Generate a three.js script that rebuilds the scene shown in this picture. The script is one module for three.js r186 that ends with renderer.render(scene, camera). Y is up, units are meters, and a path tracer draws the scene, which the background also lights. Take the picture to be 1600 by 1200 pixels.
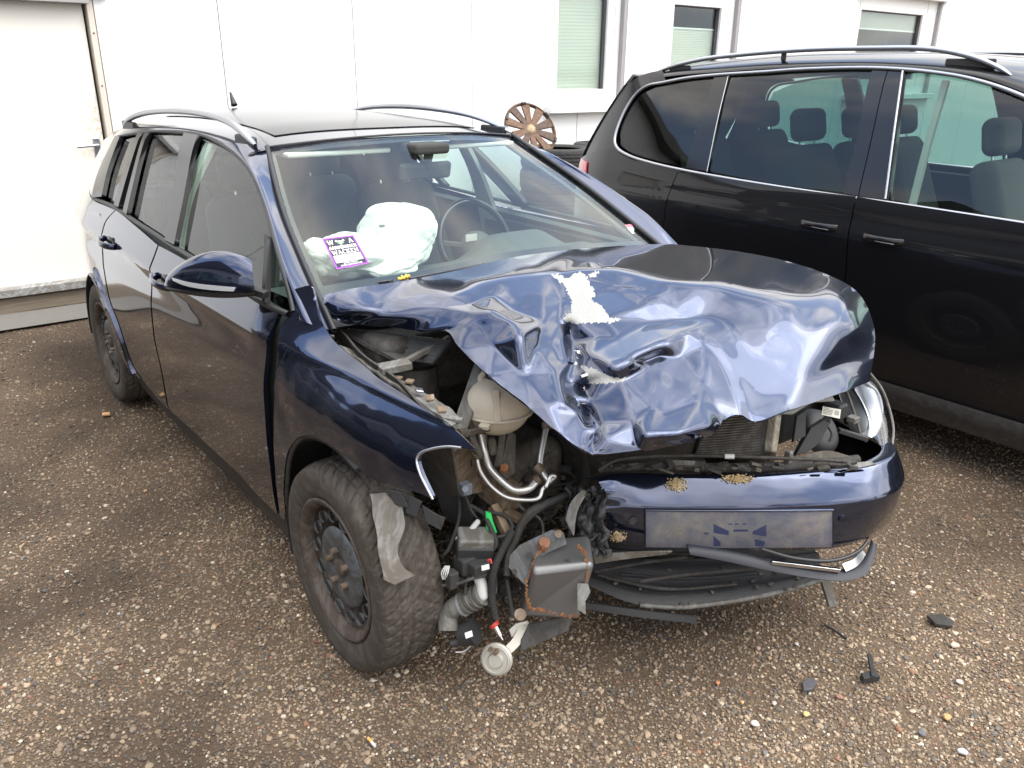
import * as THREE from 'three';
import { mergeGeometries, mergeVertices, toCreasedNormals } from 'three/addons/utils/BufferGeometryUtils.js';
import { RoundedBoxGeometry } from 'three/addons/geometries/RoundedBoxGeometry.js';
import { createNoise2D, createNoise3D } from 'simplex-noise';

// ---------------------------------------------------------------- camera (x: the wrecked car's left, y up, z: its forward direction; origin under its front axle)
const V = (x, y, z) => new THREE.Vector3(x, y, z);
const rad = THREE.MathUtils.degToRad;
const CAM = V(-1.7274, 1.6976, 1.8937), FOC = 1276.8;
const yaw = rad(38.455), pitch = rad(21.115), roll = rad(0.637);
const cd = V(Math.sin(yaw) * Math.cos(pitch), -Math.sin(pitch), -Math.cos(yaw) * Math.cos(pitch));
const cr0 = V(Math.cos(yaw), 0, Math.sin(yaw)), cu0 = cr0.clone().cross(cd);
const cr = cr0.clone().multiplyScalar(Math.cos(roll)).addScaledVector(cu0, Math.sin(roll));
const cu = cu0.clone().multiplyScalar(Math.cos(roll)).addScaledVector(cr0, -Math.sin(roll));
const scene = new THREE.Scene();
const camera = new THREE.PerspectiveCamera(2 * Math.atan(600 / FOC) * 180 / Math.PI, 4 / 3, 0.05, 600);
camera.position.copy(CAM); camera.up.copy(cu); camera.lookAt(CAM.clone().add(cd));
const renderer = new THREE.WebGLRenderer({ antialias: true });
renderer.toneMapping = THREE.LinearToneMapping;
renderer.toneMappingExposure = 1.38;
renderer.shadowMap.enabled = true;

// ---------------------------------------------------------------- random and noise, seeded
let seed = 7;
const rnd = () => { seed = (seed * 1664525 + 1013904223) >>> 0; return seed / 4294967296; };
const rr = (a, b) => a + (b - a) * rnd();
const n2 = createNoise2D(rnd), n3 = createNoise3D(rnd);
const fbm3 = (x, y, z, o = 5) => { let s = 0, a = 0.5, f = 1; for (let i = 0; i < o; i++) { s += a * n3(x * f, y * f, z * f); a *= 0.5; f *= 2.03; } return s; };
const fbm2 = (x, y, o = 5) => { let s = 0, a = 0.5, f = 1; for (let i = 0; i < o; i++) { s += a * n2(x * f, y * f); a *= 0.5; f *= 2.03; } return s; };
const clamp = (x, a = 0, b = 1) => Math.min(b, Math.max(a, x));
const sst = (a, b, x) => { const t = clamp((x - a) / (b - a)); return t * t * (3 - 2 * t); };
const lerp = (a, b, t) => a + (b - a) * t;

// ---------------------------------------------------------------- sky: broken bright cloud over pale blue, and a veiled sun
const SD = V(0.42, 0.76, 0.42).normalize();                                          // direction of the sun
{
  const W = 1024, H = 512, d = new Float32Array(W * H * 4);
  for (let j = 0; j < H; j++) for (let i = 0; i < W; i++) {
    const th = ((j + 0.5) / H - 0.5) * Math.PI, ph = ((i + 0.5) / W - 0.5) * 2 * Math.PI;
    const x = Math.cos(ph) * Math.cos(th), y = Math.sin(th), z = Math.sin(ph) * Math.cos(th);
    const k = 1 / (Math.max(y, 0) + 0.16);
    const c = fbm3(x * k * 0.9 + 3.1, 0.4, z * k * 0.9 - 1.7, 6) + 0.25 * fbm3(x * 4, y * 5, z * 4, 4);
    const cover = sst(-0.34, 0.26, c + 0.1 * (1 - y));
    const up = clamp(y), hz = Math.pow(1 - up, 4);
    const blue = [lerp(0.55, 0.9, hz), lerp(0.8, 0.95, hz), lerp(1.3, 1.0, hz)];
    const br = (1.0 + 2.0 * up) * (0.85 + 0.5 * fbm3(x * k * 1.7 + 9, 2.2, z * k * 1.7, 4));   // overcast: three times as bright overhead as at the horizon
    const cl = [br * 1.05, br * 1.0, br * 0.94];
    const cs = x * SD.x + y * SD.y + z * SD.z, an = Math.acos(Math.min(1, Math.max(-1, cs))) * 180 / Math.PI, glow = 3.0 * Math.exp(-((an / 27) ** 2)) + 1.0 * Math.exp(-((an / 58) ** 2));   // veiled sun: forward scattering in thin cloud
    const o = (j * W + i) * 4;
    for (let q = 0; q < 3; q++) d[o + q] = y > -0.02 ? lerp(blue[q], cl[q], cover * 0.95) + glow * [1.0, 1, 0.98][q] * (0.55 + 0.45 * cover) : 0.25;
    d[o + 3] = 1;
  }
  const t = new THREE.DataTexture(d, W, H, THREE.RGBAFormat, THREE.FloatType);
  t.mapping = THREE.EquirectangularReflectionMapping; t.magFilter = THREE.LinearFilter; t.minFilter = THREE.LinearFilter; t.needsUpdate = true;
  scene.background = t; scene.environment = t;
}
const sun = new THREE.DirectionalLight(new THREE.Color(1, 0.96, 0.9), 0.9);
sun.position.copy(SD).multiplyScalar(14); sun.target.position.set(0, 0, 0); sun.castShadow = true;
sun.shadow.radius = 80; sun.shadow.mapSize.set(4096, 4096);
Object.assign(sun.shadow.camera, { left: -14, right: 14, top: 14, bottom: -14, near: 0.5, far: 40 });
scene.add(sun, sun.target);

// ---------------------------------------------------------------- a pixel of the photograph gives a direction; the surface it lies on gives the distance
const ray = (px, py) => cd.clone().addScaledVector(cr, (px - 800) / FOC).addScaledVector(cu, (600 - py) / FOC);
const on = (px, py, axis, val) => { const v = ray(px, py), t = (val - CAM[axis]) / v[axis]; return CAM.clone().addScaledVector(v, t); };
const dep = (px, py, t) => CAM.clone().addScaledVector(ray(px, py), t);        // at a distance along the view
const onFn = (px, py, f, t0 = 0.5, t1 = 9) => {                                // first zero of f(point) along the ray
  const v = ray(px, py), g = t => f(CAM.clone().addScaledVector(v, t));
  let a = t0, fa = g(a), st = (t1 - t0) / 160;
  for (let b = a + st; b <= t1; b += st) {
    const fb = g(b);
    if (fa * fb <= 0) { let lo = a, hi = b; for (let i = 0; i < 40; i++) { const m = (lo + hi) / 2; if (fa * g(m) <= 0) hi = m; else lo = m; } return CAM.clone().addScaledVector(v, (lo + hi) / 2); }
    a = b; fa = fb;
  }
  return null;
};

// ---------------------------------------------------------------- objects
const used = {};
const numbered = n => { const k = used[n] = (used[n] ?? -1) + 1; return k ? n + '_' + String(k).padStart(3, '0') : n; };
function thing(name, label, category, group, kind) {
  const o = new THREE.Group(); o.name = numbered(name); o.userData = { label, category };
  if (group) o.userData.group = group; if (kind) o.userData.kind = kind;
  scene.add(o); return o;
}
function mesh(name, geo, mat, parent, label) {
  if (Array.isArray(geo) && parent && geo.length > 1 && geo.length <= 8) { const l = geo.map(g => mesh(name, g, mat, parent)); if (label) l[0].userData.label = label; return l[0]; }
  const many = Array.isArray(geo) && geo.length > 1; if (Array.isArray(geo)) geo = merge(geo);
  if (mat.map && mat.map === dirtT) { const p = geo.attributes.position, u = new Float32Array(p.count * 2); for (let i = 0; i < p.count; i++) { u[2 * i] = (p.getX(i) * 0.8 + p.getZ(i) * 0.62) * 3.1; u[2 * i + 1] = (p.getY(i) + 0.35 * p.getZ(i) - 0.2 * p.getX(i)) * 3.1; } geo.setAttribute('uv', new THREE.BufferAttribute(u, 2)); }
  const o = new THREE.Mesh(geo, mat); o.name = parent ? name : numbered(name); o.castShadow = o.receiveShadow = true;
  if (label) o.userData.label = label; if (many) o.userData.kind = 'stuff';
  (parent || scene).add(o); return o;
}
function solo(name, geo, mat, label, category, group, kind) { const o = mesh(name, geo, mat); o.userData = { label, category }; if (group) o.userData.group = group; if (kind) o.userData.kind = kind; return o; }
function merge(list) {
  const L = list.map(g => { let q = g.index ? g.toNonIndexed() : g.clone(); if (!q.attributes.normal) q.computeVertexNormals(); for (const k of Object.keys(q.attributes)) if (!['position', 'normal', 'uv'].includes(k)) q.deleteAttribute(k); if (!q.attributes.uv) q.setAttribute('uv', new THREE.BufferAttribute(new Float32Array(q.attributes.position.count * 2), 2)); return q; });
  return mergeGeometries(L);
}
// ---- geometry
function gridGeo(g, closeU = false) {                                          // g[row][col] of Vector3
  const R = g.length, Cn = g[0].length, p = [], uv = [], ix = [];
  for (let r = 0; r < R; r++) for (let c = 0; c < Cn; c++) { const q = g[r][c]; p.push(q.x, q.y, q.z); uv.push(c / (Cn - 1), r / (R - 1)); }
  for (let r = 0; r < R - 1; r++) for (let c = 0; c < Cn - 1; c++) { const a = r * Cn + c, b = a + 1, d = a + Cn, e = d + 1; ix.push(a, b, e, a, e, d); }
  const geo = new THREE.BufferGeometry();
  geo.setAttribute('position', new THREE.Float32BufferAttribute(p, 3)); geo.setAttribute('uv', new THREE.Float32BufferAttribute(uv, 2)); geo.setIndex(ix);
  geo.computeVertexNormals(); return geo;
}
function sheet(g, th, side = 1) {                                              // a sheet with thickness: front face, back face, closed edges
  const front = gridGeo(g), nrm = front.attributes.normal, R = g.length, Cn = g[0].length;
  const back = g.map((row, r) => row.map((q, c) => { const i = r * Cn + c; return V(q.x - side * th * nrm.getX(i), q.y - side * th * nrm.getY(i), q.z - side * th * nrm.getZ(i)); }));
  const rim = []; const ring = [];
  for (let c = 0; c < Cn; c++) ring.push([0, c]); for (let r = 1; r < R; r++) ring.push([r, Cn - 1]);
  for (let c = Cn - 2; c >= 0; c--) ring.push([R - 1, c]); for (let r = R - 2; r >= 0; r--) ring.push([r, 0]);
  rim.push(ring.map(([r, c]) => g[r][c]), ring.map(([r, c]) => back[r][c]));
  const bg = gridGeo(back.map(r => r.slice().reverse()));
  return merge([front, bg, gridGeo(rim)]);
}
const poly = (pts, n, smooth = true) => {                                      // resample a polyline evenly
  if (pts.length === 2 || !smooth) { const L = [0]; for (let i = 1; i < pts.length; i++) L.push(L[i - 1] + pts[i].distanceTo(pts[i - 1])); const T = L[L.length - 1]; return Array.from({ length: n }, (_, k) => { const s = T * k / (n - 1); let i = 1; while (i < pts.length - 1 && L[i] < s) i++; return pts[i - 1].clone().lerp(pts[i], clamp((s - L[i - 1]) / (L[i] - L[i - 1] || 1))); }); }
  return new THREE.CatmullRomCurve3(pts, false, 'centripetal').getSpacedPoints(n - 1);
};
function coons(bot, top, lef, rig, nu, nv, fix) {                              // bot/top run along u, lef/rig along v (bottom to top)
  const b = poly(bot, nu), t = poly(top, nu), l = poly(lef, nv), r = poly(rig, nv), g = [];
  for (let j = 0; j < nv; j++) { const v = j / (nv - 1), row = []; for (let i = 0; i < nu; i++) { const u = i / (nu - 1);
    const q = V(0, 0, 0).addScaledVector(b[i], 1 - v).addScaledVector(t[i], v).addScaledVector(l[j], 1 - u).addScaledVector(r[j], u)
      .addScaledVector(b[0], -(1 - u) * (1 - v)).addScaledVector(b[nu - 1], -u * (1 - v)).addScaledVector(t[0], -(1 - u) * v).addScaledVector(t[nu - 1], -u * v);
    row.push(fix ? fix(q, u, v) : q); } g.push(row); }
  return g;
}
const tube = (pts, r, seg = 0, rs = 10) => new THREE.TubeGeometry(new THREE.CatmullRomCurve3(pts, false, 'centripetal'), seg || Math.max(8, pts.length * 8), r, rs, false);
function tubeCap(pts, r, rs = 10) { const c = new THREE.CatmullRomCurve3(pts, false, 'centripetal'); const a = c.getPoint(0), b = c.getPoint(1); const s = p => { const g = new THREE.SphereGeometry(r, rs, 6); g.translate(p.x, p.y, p.z); return g; }; return merge([new THREE.TubeGeometry(c, Math.max(8, pts.length * 8), r, rs, false), s(a), s(b)]); }
function bar(a, b, w, h, up = V(0, 1, 0), bev = 0.15) {                         // a bevelled bar from a to b
  const L = a.distanceTo(b), g = new RoundedBoxGeometry(w, h, L, 2, Math.min(w, h) * bev);
  const m = new THREE.Matrix4().lookAt(a, b, up); g.applyMatrix4(m); const c = a.clone().lerp(b, 0.5); g.translate(c.x, c.y, c.z); return g;
}
function cyl(a, b, r0, r1 = r0, n = 20) { const L = a.distanceTo(b), g = new THREE.CylinderGeometry(r1, r0, L, n); g.applyQuaternion(new THREE.Quaternion().setFromUnitVectors(V(0, 1, 0), b.clone().sub(a).normalize())); const c = a.clone().lerp(b, 0.5); g.translate(c.x, c.y, c.z); return g; }
function box(w, h, d, x, y, z, r = 0.004, ry = 0) { const g = new RoundedBoxGeometry(w, h, d, 2, Math.min(r, w / 2.1, h / 2.1, d / 2.1)); if (ry) g.rotateY(ry); g.translate(x, y, z); return g; }
function lathe(prof, n = 48, axis = 'y') { const g = new THREE.LatheGeometry(prof.map(p => new THREE.Vector2(p[0], p[1])), n); if (axis === 'x') g.rotateZ(-Math.PI / 2); if (axis === '-x') g.rotateZ(Math.PI / 2); if (axis === 'z') g.rotateX(Math.PI / 2); return g; }
function slab(pts, normal, th, bevel = 0.0015) {                               // a plate: 3D outline lying roughly in a plane, given a thickness along -normal
  const o = pts[0], n = normal.clone().normalize(), ux = pts[1].clone().sub(o); ux.addScaledVector(n, -ux.dot(n)).normalize(); const uy = n.clone().cross(ux);
  const s = new THREE.Shape(pts.map(p => { const q = p.clone().sub(o); return new THREE.Vector2(q.dot(ux), q.dot(uy)); }));
  const g = new THREE.ExtrudeGeometry(s, { depth: th, bevelEnabled: bevel > 0, bevelThickness: bevel, bevelSize: bevel, bevelSegments: 1 });
  g.translate(0, 0, -th); g.applyMatrix4(new THREE.Matrix4().makeBasis(ux, uy, n).setPosition(o)); return g;
}
const mirrorG = g0 => { const g = Array.isArray(g0) ? merge(g0) : g0; const q = g.index ? g.toNonIndexed() : g.clone(); const p = q.attributes.position, n = q.attributes.normal; const sw = (A, i, j) => { for (let k = 0; k < A.itemSize; k++) { const t = A.array[i * A.itemSize + k]; A.array[i * A.itemSize + k] = A.array[j * A.itemSize + k]; A.array[j * A.itemSize + k] = t; } }; for (let i = 0; i < p.count; i++) { p.setX(i, -p.getX(i)); if (n) n.setX(i, -n.getX(i)); } for (let i = 0; i < p.count; i += 3) for (const k in q.attributes) sw(q.attributes[k], i + 1, i + 2); return q; };
const interp = (xs, ys) => x => { if (x <= xs[0]) return ys[0]; const n = xs.length; if (x >= xs[n - 1]) return ys[n - 1]; let i = 1; while (xs[i] < x) i++; const h = xs[i] - xs[i - 1], t = (x - xs[i - 1]) / h; const m = k => { if (k === 0) return (ys[1] - ys[0]) / (xs[1] - xs[0]); if (k === n - 1) return (ys[k] - ys[k - 1]) / (xs[k] - xs[k - 1]); const a = (ys[k] - ys[k - 1]) / (xs[k] - xs[k - 1]), b = (ys[k + 1] - ys[k]) / (xs[k + 1] - xs[k]); return a * b <= 0 ? 0 : 2 * a * b / (a + b); }; const t2 = t * t, t3 = t2 * t; return (2 * t3 - 3 * t2 + 1) * ys[i - 1] + (t3 - 2 * t2 + t) * h * m(i - 1) + (-2 * t3 + 3 * t2) * ys[i] + (t3 - t2) * h * m(i); };

// ---------------------------------------------------------------- textures
function dataTex(w, h, f, srgb = false) { const d = new Uint8Array(w * h * 4); for (let j = 0; j < h; j++) for (let i = 0; i < w; i++) { const c = f(i / w, j / h, i, j), o = (j * w + i) * 4; for (let k = 0; k < 3; k++) d[o + k] = clamp(Array.isArray(c) ? c[k] : c) * 255; d[o + 3] = 255; } const t = new THREE.DataTexture(d, w, h); t.wrapS = t.wrapT = THREE.RepeatWrapping; t.magFilter = THREE.LinearFilter; t.minFilter = THREE.LinearMipmapLinearFilter; t.generateMipmaps = true; if (srgb) t.colorSpace = THREE.SRGBColorSpace; t.needsUpdate = true; return t; }
const tile = (f, s) => (u, v) => { const a = u * 2 * Math.PI, b = v * 2 * Math.PI; return fbm3(Math.cos(a) * s + 5, Math.sin(a) * s + Math.cos(b) * s, Math.sin(b) * s + f); };
const grainT = dataTex(256, 256, (u, v) => 0.5 + 0.5 * tile(1, 3)(u, v) + 0.3 * (rnd() - 0.5));
const blotT = tile(4, 1.2), blotT2 = tile(9, 3.5);
const dirtT = dataTex(512, 512, (u, v) => { const b = blotT(u, v) * 0.7 + blotT2(u, v) * 0.5; const s = sst(-0.25, 0.35, b + 0.25 * (rnd() - 0.5)); return [lerp(0.80, 1, s), lerp(0.77, 1, s), lerp(0.72, 1, s)]; }, true);

// ---------------------------------------------------------------- materials
const M = {};
const std = (r, g, b, rough = 0.6, metal = 0, extra = {}) => new THREE.MeshPhysicalMaterial({ color: new THREE.Color().setRGB(r, g, b), roughness: rough, metalness: metal, side: THREE.DoubleSide, ...extra });
M.paint = std(0.035, 0.045, 0.082, 0.11, 0.88, { clearcoat: 0.9, clearcoatRoughness: 0.02 });
M.paintV = std(1, 1, 1, 0.22, 0.92, { clearcoat: 1, clearcoatRoughness: 0.03, vertexColors: true });
M.blackPaint = std(0.004, 0.004, 0.005, 0.4, 0.0, { specularIntensity: 0.3, clearcoat: 0.7, clearcoatRoughness: 0.02 });
M.blackGloss = std(0.008, 0.008, 0.009, 0.12, 0);
M.trim = std(0.018, 0.018, 0.019, 0.45);
M.plastic = std(0.022, 0.022, 0.023, 0.55, 0, { bumpMap: grainT, bumpScale: 0.0008 });
M.dusty = std(0.11, 0.10, 0.088, 0.85, 0, { map: dirtT });
M.dustyBlack = std(0.045, 0.042, 0.04, 0.75, 0, { map: dirtT });
M.greyPlastic = std(0.16, 0.16, 0.155, 0.6, 0, { map: dirtT });
M.tan = std(0.22, 0.165, 0.115, 0.9, 0, { map: dirtT });
M.rubber = std(0.03, 0.029, 0.028, 0.8);
M.tyre = std(0.07, 0.06, 0.05, 0.85, 0, { map: dirtT });
M.steel = std(0.11, 0.12, 0.13, 0.55, 0.3, { map: dirtT });
M.lip = std(0.105, 0.086, 0.073, 0.75, 0.2, { map: dirtT });
M.rust = std(0.25, 0.11, 0.045, 0.9, 0, { map: dirtT });
M.bolt = std(0.2, 0.155, 0.12, 0.7, 0.4, { map: dirtT });
M.alu = std(0.55, 0.54, 0.52, 0.38, 0.85);
M.chrome = std(0.72, 0.72, 0.72, 0.14, 1);
M.satin = std(0.42, 0.43, 0.45, 0.3, 0.9);
M.bright = std(0.42, 0.4, 0.35, 0.45, 0.5);
M.tank = std(0.52, 0.46, 0.36, 0.5);
M.white = std(0.5, 0.5, 0.48, 0.6);
M.green = std(0.02, 0.5, 0.1, 0.45);
M.red = std(0.55, 0.05, 0.04, 0.45);
M.primer = std(0.3, 0.3, 0.28, 0.6, 0.25, { bumpMap: grainT, bumpScale: 0.0012 });
M.foam = std(0.5, 0.4, 0.24, 0.95, 0, { map: dirtT });
M.glass = std(0.84, 0.93, 0.88, 0, 0, { transmission: 1, thickness: 0, ior: 1.5 });
M.sideGlass = std(0.72, 0.86, 0.80, 0, 0, { transmission: 1, thickness: 0, ior: 1.5 });
M.vanGlass = std(0.6, 0.73, 0.68, 0, 0, { transmission: 1, thickness: 0, ior: 1.5 });
M.darkGlass = std(0.22, 0.36, 0.33, 0, 0, { transmission: 1, thickness: 0, ior: 1.5 });
M.clear = std(0.94, 0.96, 0.97, 0.02, 0, { transmission: 1, thickness: 0, ior: 1.5 });
M.seat = std(0.045, 0.05, 0.048, 0.95, 0, { sheen: 0.4, sheenRoughness: 0.6, sheenColor: new THREE.Color(0.2, 0.2, 0.2), bumpMap: grainT, bumpScale: 0.002 });
M.dash = std(0.065, 0.072, 0.068, 0.7, 0, { bumpMap: grainT, bumpScale: 0.0006 });
M.liner = std(0.5, 0.5, 0.46, 0.95);
M.pillarTrim = std(0.45, 0.46, 0.42, 0.9);
M.airbag = std(0.82, 0.82, 0.78, 0.9, 0, { bumpMap: grainT, bumpScale: 0.002 });

// ================================================================ the wrecked station wagon: side surface x = -half width(y, z)
const gProf = interp([0.1, 0.16, 0.2, 0.28, 0.38, 0.5, 0.65, 0.8, 0.90, 0.93, 0.945, 0.97, 1.0, 1.04, 1.08, 1.2, 1.3, 1.38, 1.44, 1.5],
  [0.79, 0.82, 0.835, 0.853, 0.868, 0.882, 0.893, 0.894, 0.888, 0.888, 0.893, 0.884, 0.870, 0.853, 0.830, 0.758, 0.695, 0.640, 0.585, 0.5]);
const gPlan = interp([-3.74, -3.66, -3.5, -3.2, -2.9, -2.6, -1.5, -0.3, 0.1, 0.4, 0.6, 0.8], [0.62, 0.74, 0.81, 0.885, 0.945, 0.985, 1, 0.995, 0.985, 0.955, 0.90, 0.80]);
const gX = (y, z) => gProf(y) * gPlan(z) * (1 - 0.1 * sst(0.98, 1.3, y) * sst(-2.55, -3.3, z)) - 0.15 * sst(-0.45, 0.1, z) * Math.pow(sst(0.8, 1.08, y), 1.3);
const gS = (px, py) => onFn(px, py, p => p.x + gX(p.y, p.z), 1.2, 8) || on(px, py, 'x', -0.84);
const gL = (...a) => a.map(([x, y]) => gS(x, y));
const gFix = (off = 0, ns = 0) => q => V(-gX(q.y, q.z) + off + ns * fbm3(q.y * 5, q.z * 5, 3, 2), q.y, q.z);

const car = thing('wrecked_station_wagon', 'dark blue estate car with crumpled bonnet and torn off front corner', 'car');
const both = (name, geo, mat, parent = car, label) => { const a = mesh(name, geo, mat, parent, label); const b = mesh(name, mirrorG(geo), mat, parent); return [a, b]; };

const sillPx = [[221, 592], [262, 637], [319, 690], [375, 742], [397, 767], [436, 803]];
const seamB = [[263, 638], [252, 578], [240, 520], [236, 476], [237, 452], [247, 383]];
const doorFront = [[434, 803], [429, 777], [422, 722], [415, 649], [413, 622], [416, 563], [424, 517], [436, 490]];
const doorRear = [[221, 592], [208, 572], [202, 557], [185, 505], [170, 464], [163, 426], [160, 391], [158, 368], [163, 350], [180, 328]];
// ---- doors, quarter panel, fender (shut lines are real gaps over a dark inner body)
const gap = 1.2;
const shiftPx = (l, dx, dy = 0) => l.map(([x, y]) => [x + dx, y + dy]);
const rdG = coons(gL([222.5, 593], [242, 617], [262, 637]), gL([181.5, 329], [200, 343], [222, 360], [245.5, 379]), gL(...shiftPx(doorRear, gap)), gL(...shiftPx(seamB, -0.8)), 44, 44, gFix());
const fdG = coons(gL([264.5, 640], [319, 690], [375, 742], [397, 767], [433, 802]), gL([248.5, 381], [267, 391], [304, 412], [350, 438], [392, 464], [434.5, 489]), gL(...shiftPx(seamB, gap, 1)), gL(...shiftPx(doorFront, -1)), 60, 44, gFix());
const [rd, rd2] = both('rear_door', sheet(rdG, 0.014, 1), M.paint);
const [fd, fd2] = both('front_door', sheet(fdG, 0.014, 1), M.paint);
const archR = 0.365, arch = []; for (let a = 200; a >= 15; a -= 12) arch.push(V(0, 0.325 + archR * Math.sin(rad(a)), -2.64 + archR * Math.cos(rad(a))).multiply(V(1, 1, 1)));
const zy = (z, y) => V(-gX(y, z), y, z);
const quG = coons([zy(-3.7, 0.34), zy(-3.35, 0.33), zy(-3.03, 0.3), ...arch.map(p => zy(p.z, p.y)), ...gL([206, 583], [216, 591])],
  [zy(-3.66, 1.1), zy(-3.3, 1.1), zy(-2.9, 1.1), ...gL([147, 314], [163, 321], [179, 328])], [zy(-3.7, 0.34), zy(-3.72, 0.7), zy(-3.66, 1.1)], gL(...shiftPx(doorRear, -0.6)), 110, 40, gFix());
both('quarter_panel', sheet(quG, 0.012, 1), M.paint);
const fenBot = [[437, 806], [444, 812], [443, 766], [447, 716], [455, 695], [467, 683], [488, 681], [505, 689], [520, 698], [553, 723], [572, 743], [607, 757], [653, 770], [677, 779]];
const fenRear = [[437, 806], [434, 777], [428, 663], [430, 593], [434, 540], [440, 508], [456, 486], [454, 454]];
const fenTop = [[454, 454], [470, 449], [486, 447], [493, 471], [501, 503], [517, 526], [537, 547], [581, 582], [648, 628], [706, 669], [744, 703]];
const fenFront = [[677, 779], [666, 758], [657, 739], [652, 718], [657, 708], [674, 701], [700, 697], [722, 699], [744, 703]];
const fenG = coons(gL(...fenBot), gL(...fenTop), gL(...fenRear), gL(...fenFront), 96, 46, gFix(0, 0.0035));
mesh('front_fender', sheet(fenG, 0.01, 1), M.paint, car, 'dented dark blue front fender beside the open engine bay');
mesh('front_fender', mirrorG(sheet(coons([zy(-0.46, 0.25), zy(-0.4, 0.3), zy(-0.33, 0.5), zy(-0.2, 0.67), zy(0, 0.73), zy(0.2, 0.67), zy(0.32, 0.5), zy(0.37, 0.4)], [zy(-0.4, 1.06), zy(0, 0.96), zy(0.4, 0.88)], [zy(-0.46, 0.25), zy(-0.4, 1.06)], [zy(0.37, 0.4), zy(0.5, 0.7), zy(0.4, 0.88)], 50, 24, gFix()), 0.01)), M.paint, car);
// bright bare edge of the torn wing front
mesh('fender_edge', tube(gL(...fenFront.slice(0, 8)).map(p => p.add(V(-0.003, 0, 0.002))), 0.0035, 60, 6), M.satin, car);
// dark inner body under the shut lines, sill, floor, arch liners
const inner = coons([zy(-2.27, 0.17), zy(-0.47, 0.17)], [zy(-2.2, 1.06), zy(-0.33, 1.02)], [zy(-2.27, 0.17), zy(-2.28, 0.5), zy(-2.2, 1.06)], [zy(-0.47, 0.17), zy(-0.42, 0.6), zy(-0.33, 1.02)], 40, 24, gFix(0.045));
both('inner_body_side', sheet(inner, 0.03, 1), M.dash);
both('sill', sheet(coons([zy(-2.28, 0.16), zy(-0.46, 0.16)], [zy(-2.26, 0.27), zy(-0.46, 0.29)], [zy(-2.28, 0.16), zy(-2.26, 0.27)], [zy(-0.46, 0.16), zy(-0.46, 0.29)], 30, 6, gFix(0.018)), 0.02), M.trim);
mesh('underbody', box(1.5, 0.05, 3.1, 0, 0.2, -1.95, 0.02), M.dustyBlack, car); mesh('rear_valance', box(1.4, 0.3, 0.06, 0, 0.37, -3.5, 0.02), M.dustyBlack, car);
function archLiner(z0, r, a0, a1, x0, x1, s) { const g = []; for (let a = a0; a <= a1; a += 8) { const row = []; for (let k = 0; k <= 6; k++) row.push(V(s * lerp(x0, x1, k / 6), 0.325 + r * Math.sin(rad(a)) + (k % 2) * 0.004, z0 + r * Math.cos(rad(a)))); g.push(row); } return sheet(g, 0.008); }
mesh('wheel_arch_liner', archLiner(-2.64, 0.375, 10, 190, 0.86, 0.5, -1), M.plastic, car);
mesh('wheel_arch_liner', archLiner(-2.64, 0.375, 10, 190, 0.86, 0.5, 1), M.plastic, car);
mesh('wheel_arch_liner', archLiner(0.0, 0.4, 72, 200, 0.85, 0.5, -1), M.plastic, car);
mesh('wheel_arch_liner', archLiner(0.0, 0.39, 20, 190, 0.85, 0.5, 1), M.plastic, car);
// worn lip round the front arch
mesh('arch_lip', tube(gL(...fenBot.slice(1, 11)).map(p => p.add(V(0.012, -0.004, 0))), 0.008, 80, 6), M.dustyBlack, car);
mesh('arch_lip', tube(arch.map(p => zy(p.z, p.y - 0.004).add(V(0.012, 0, 0))), 0.008, 60, 6), M.dustyBlack, car);
// ---- belt trim
const belt = gL([147, 310], [163, 316], [182, 325], [200, 337], [222, 352], [247, 368], [267, 382], [304, 404], [350, 432], [392, 460], [425, 480], [452, 491]);
both('window_trim', tube(belt.map(p => p.add(V(-0.003, 0, 0))), 0.0095, 90, 8), M.trim);
// ---- greenhouse: glass, pillars
const glassIn = gFix(0.012);
const gQ = coons(gL([163, 308], [183, 321]), gL([191, 219], [205, 215], [220, 212]), gL([163, 308], [172, 270], [191, 219]), gL([183, 321], [199, 268], [220, 212]), 16, 20, glassIn);
const gR = coons(gL([203, 336], [232, 356], [263, 376]), gL([236, 211], [264, 210], [292, 213]), gL([203, 336], [217, 275], [236, 211]), gL([263, 376], [276, 300], [292, 213]), 20, 24, glassIn);
const frontTop = [[313, 217], [333, 225], [360, 241], [383, 265], [400, 298], [414, 338], [421, 372]];
const gF = coons(gL([277, 384], [304, 402], [350, 430], [392, 457], [416, 472]), gL([313, 217], [333, 225], [360, 241], [374, 255], [383, 265]), gL([277, 384], [294, 300], [313, 217]), gL([416, 472], [419, 400], [414, 338], [400, 298], [383, 265]), 40, 40, glassIn);
const gT = coons(gL([420, 474], [436, 483], [452, 490]), gL([424, 380], [425, 380], [426, 381]), gL([420, 474], [422, 425], [424, 380]), gL([452, 490], [439, 430], [426, 381]), 12, 20, glassIn);
both('side_window', gridGeo(gQ), M.sideGlass); both('side_window', gridGeo(gR), M.sideGlass); both('side_window', gridGeo(gF), M.sideGlass); both('side_window', gridGeo(gT), M.sideGlass);
const strip = (a, b, n = 20, off = 0.004) => { const A = poly(a, n), B = poly(b, n); return sheet([A, A.map((p, i) => p.clone().lerp(B[i], 0.5)), B].map(r => r.map(gFix(off))), 0.02); };
both('window_pillar', strip(gL([263, 378], [276, 300], [292, 212]), gL([278, 386], [295, 300], [314, 216])), M.blackGloss);
both('window_pillar', strip(gL([183, 323], [199, 268], [220, 211]), gL([190, 327], [206, 270], [226, 211]), 20), M.blackGloss);
both('window_pillar', strip(gL([197, 333], [212, 273], [231, 210]), gL([203, 338], [217, 275], [236, 210]), 20), M.blackGloss);
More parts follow.
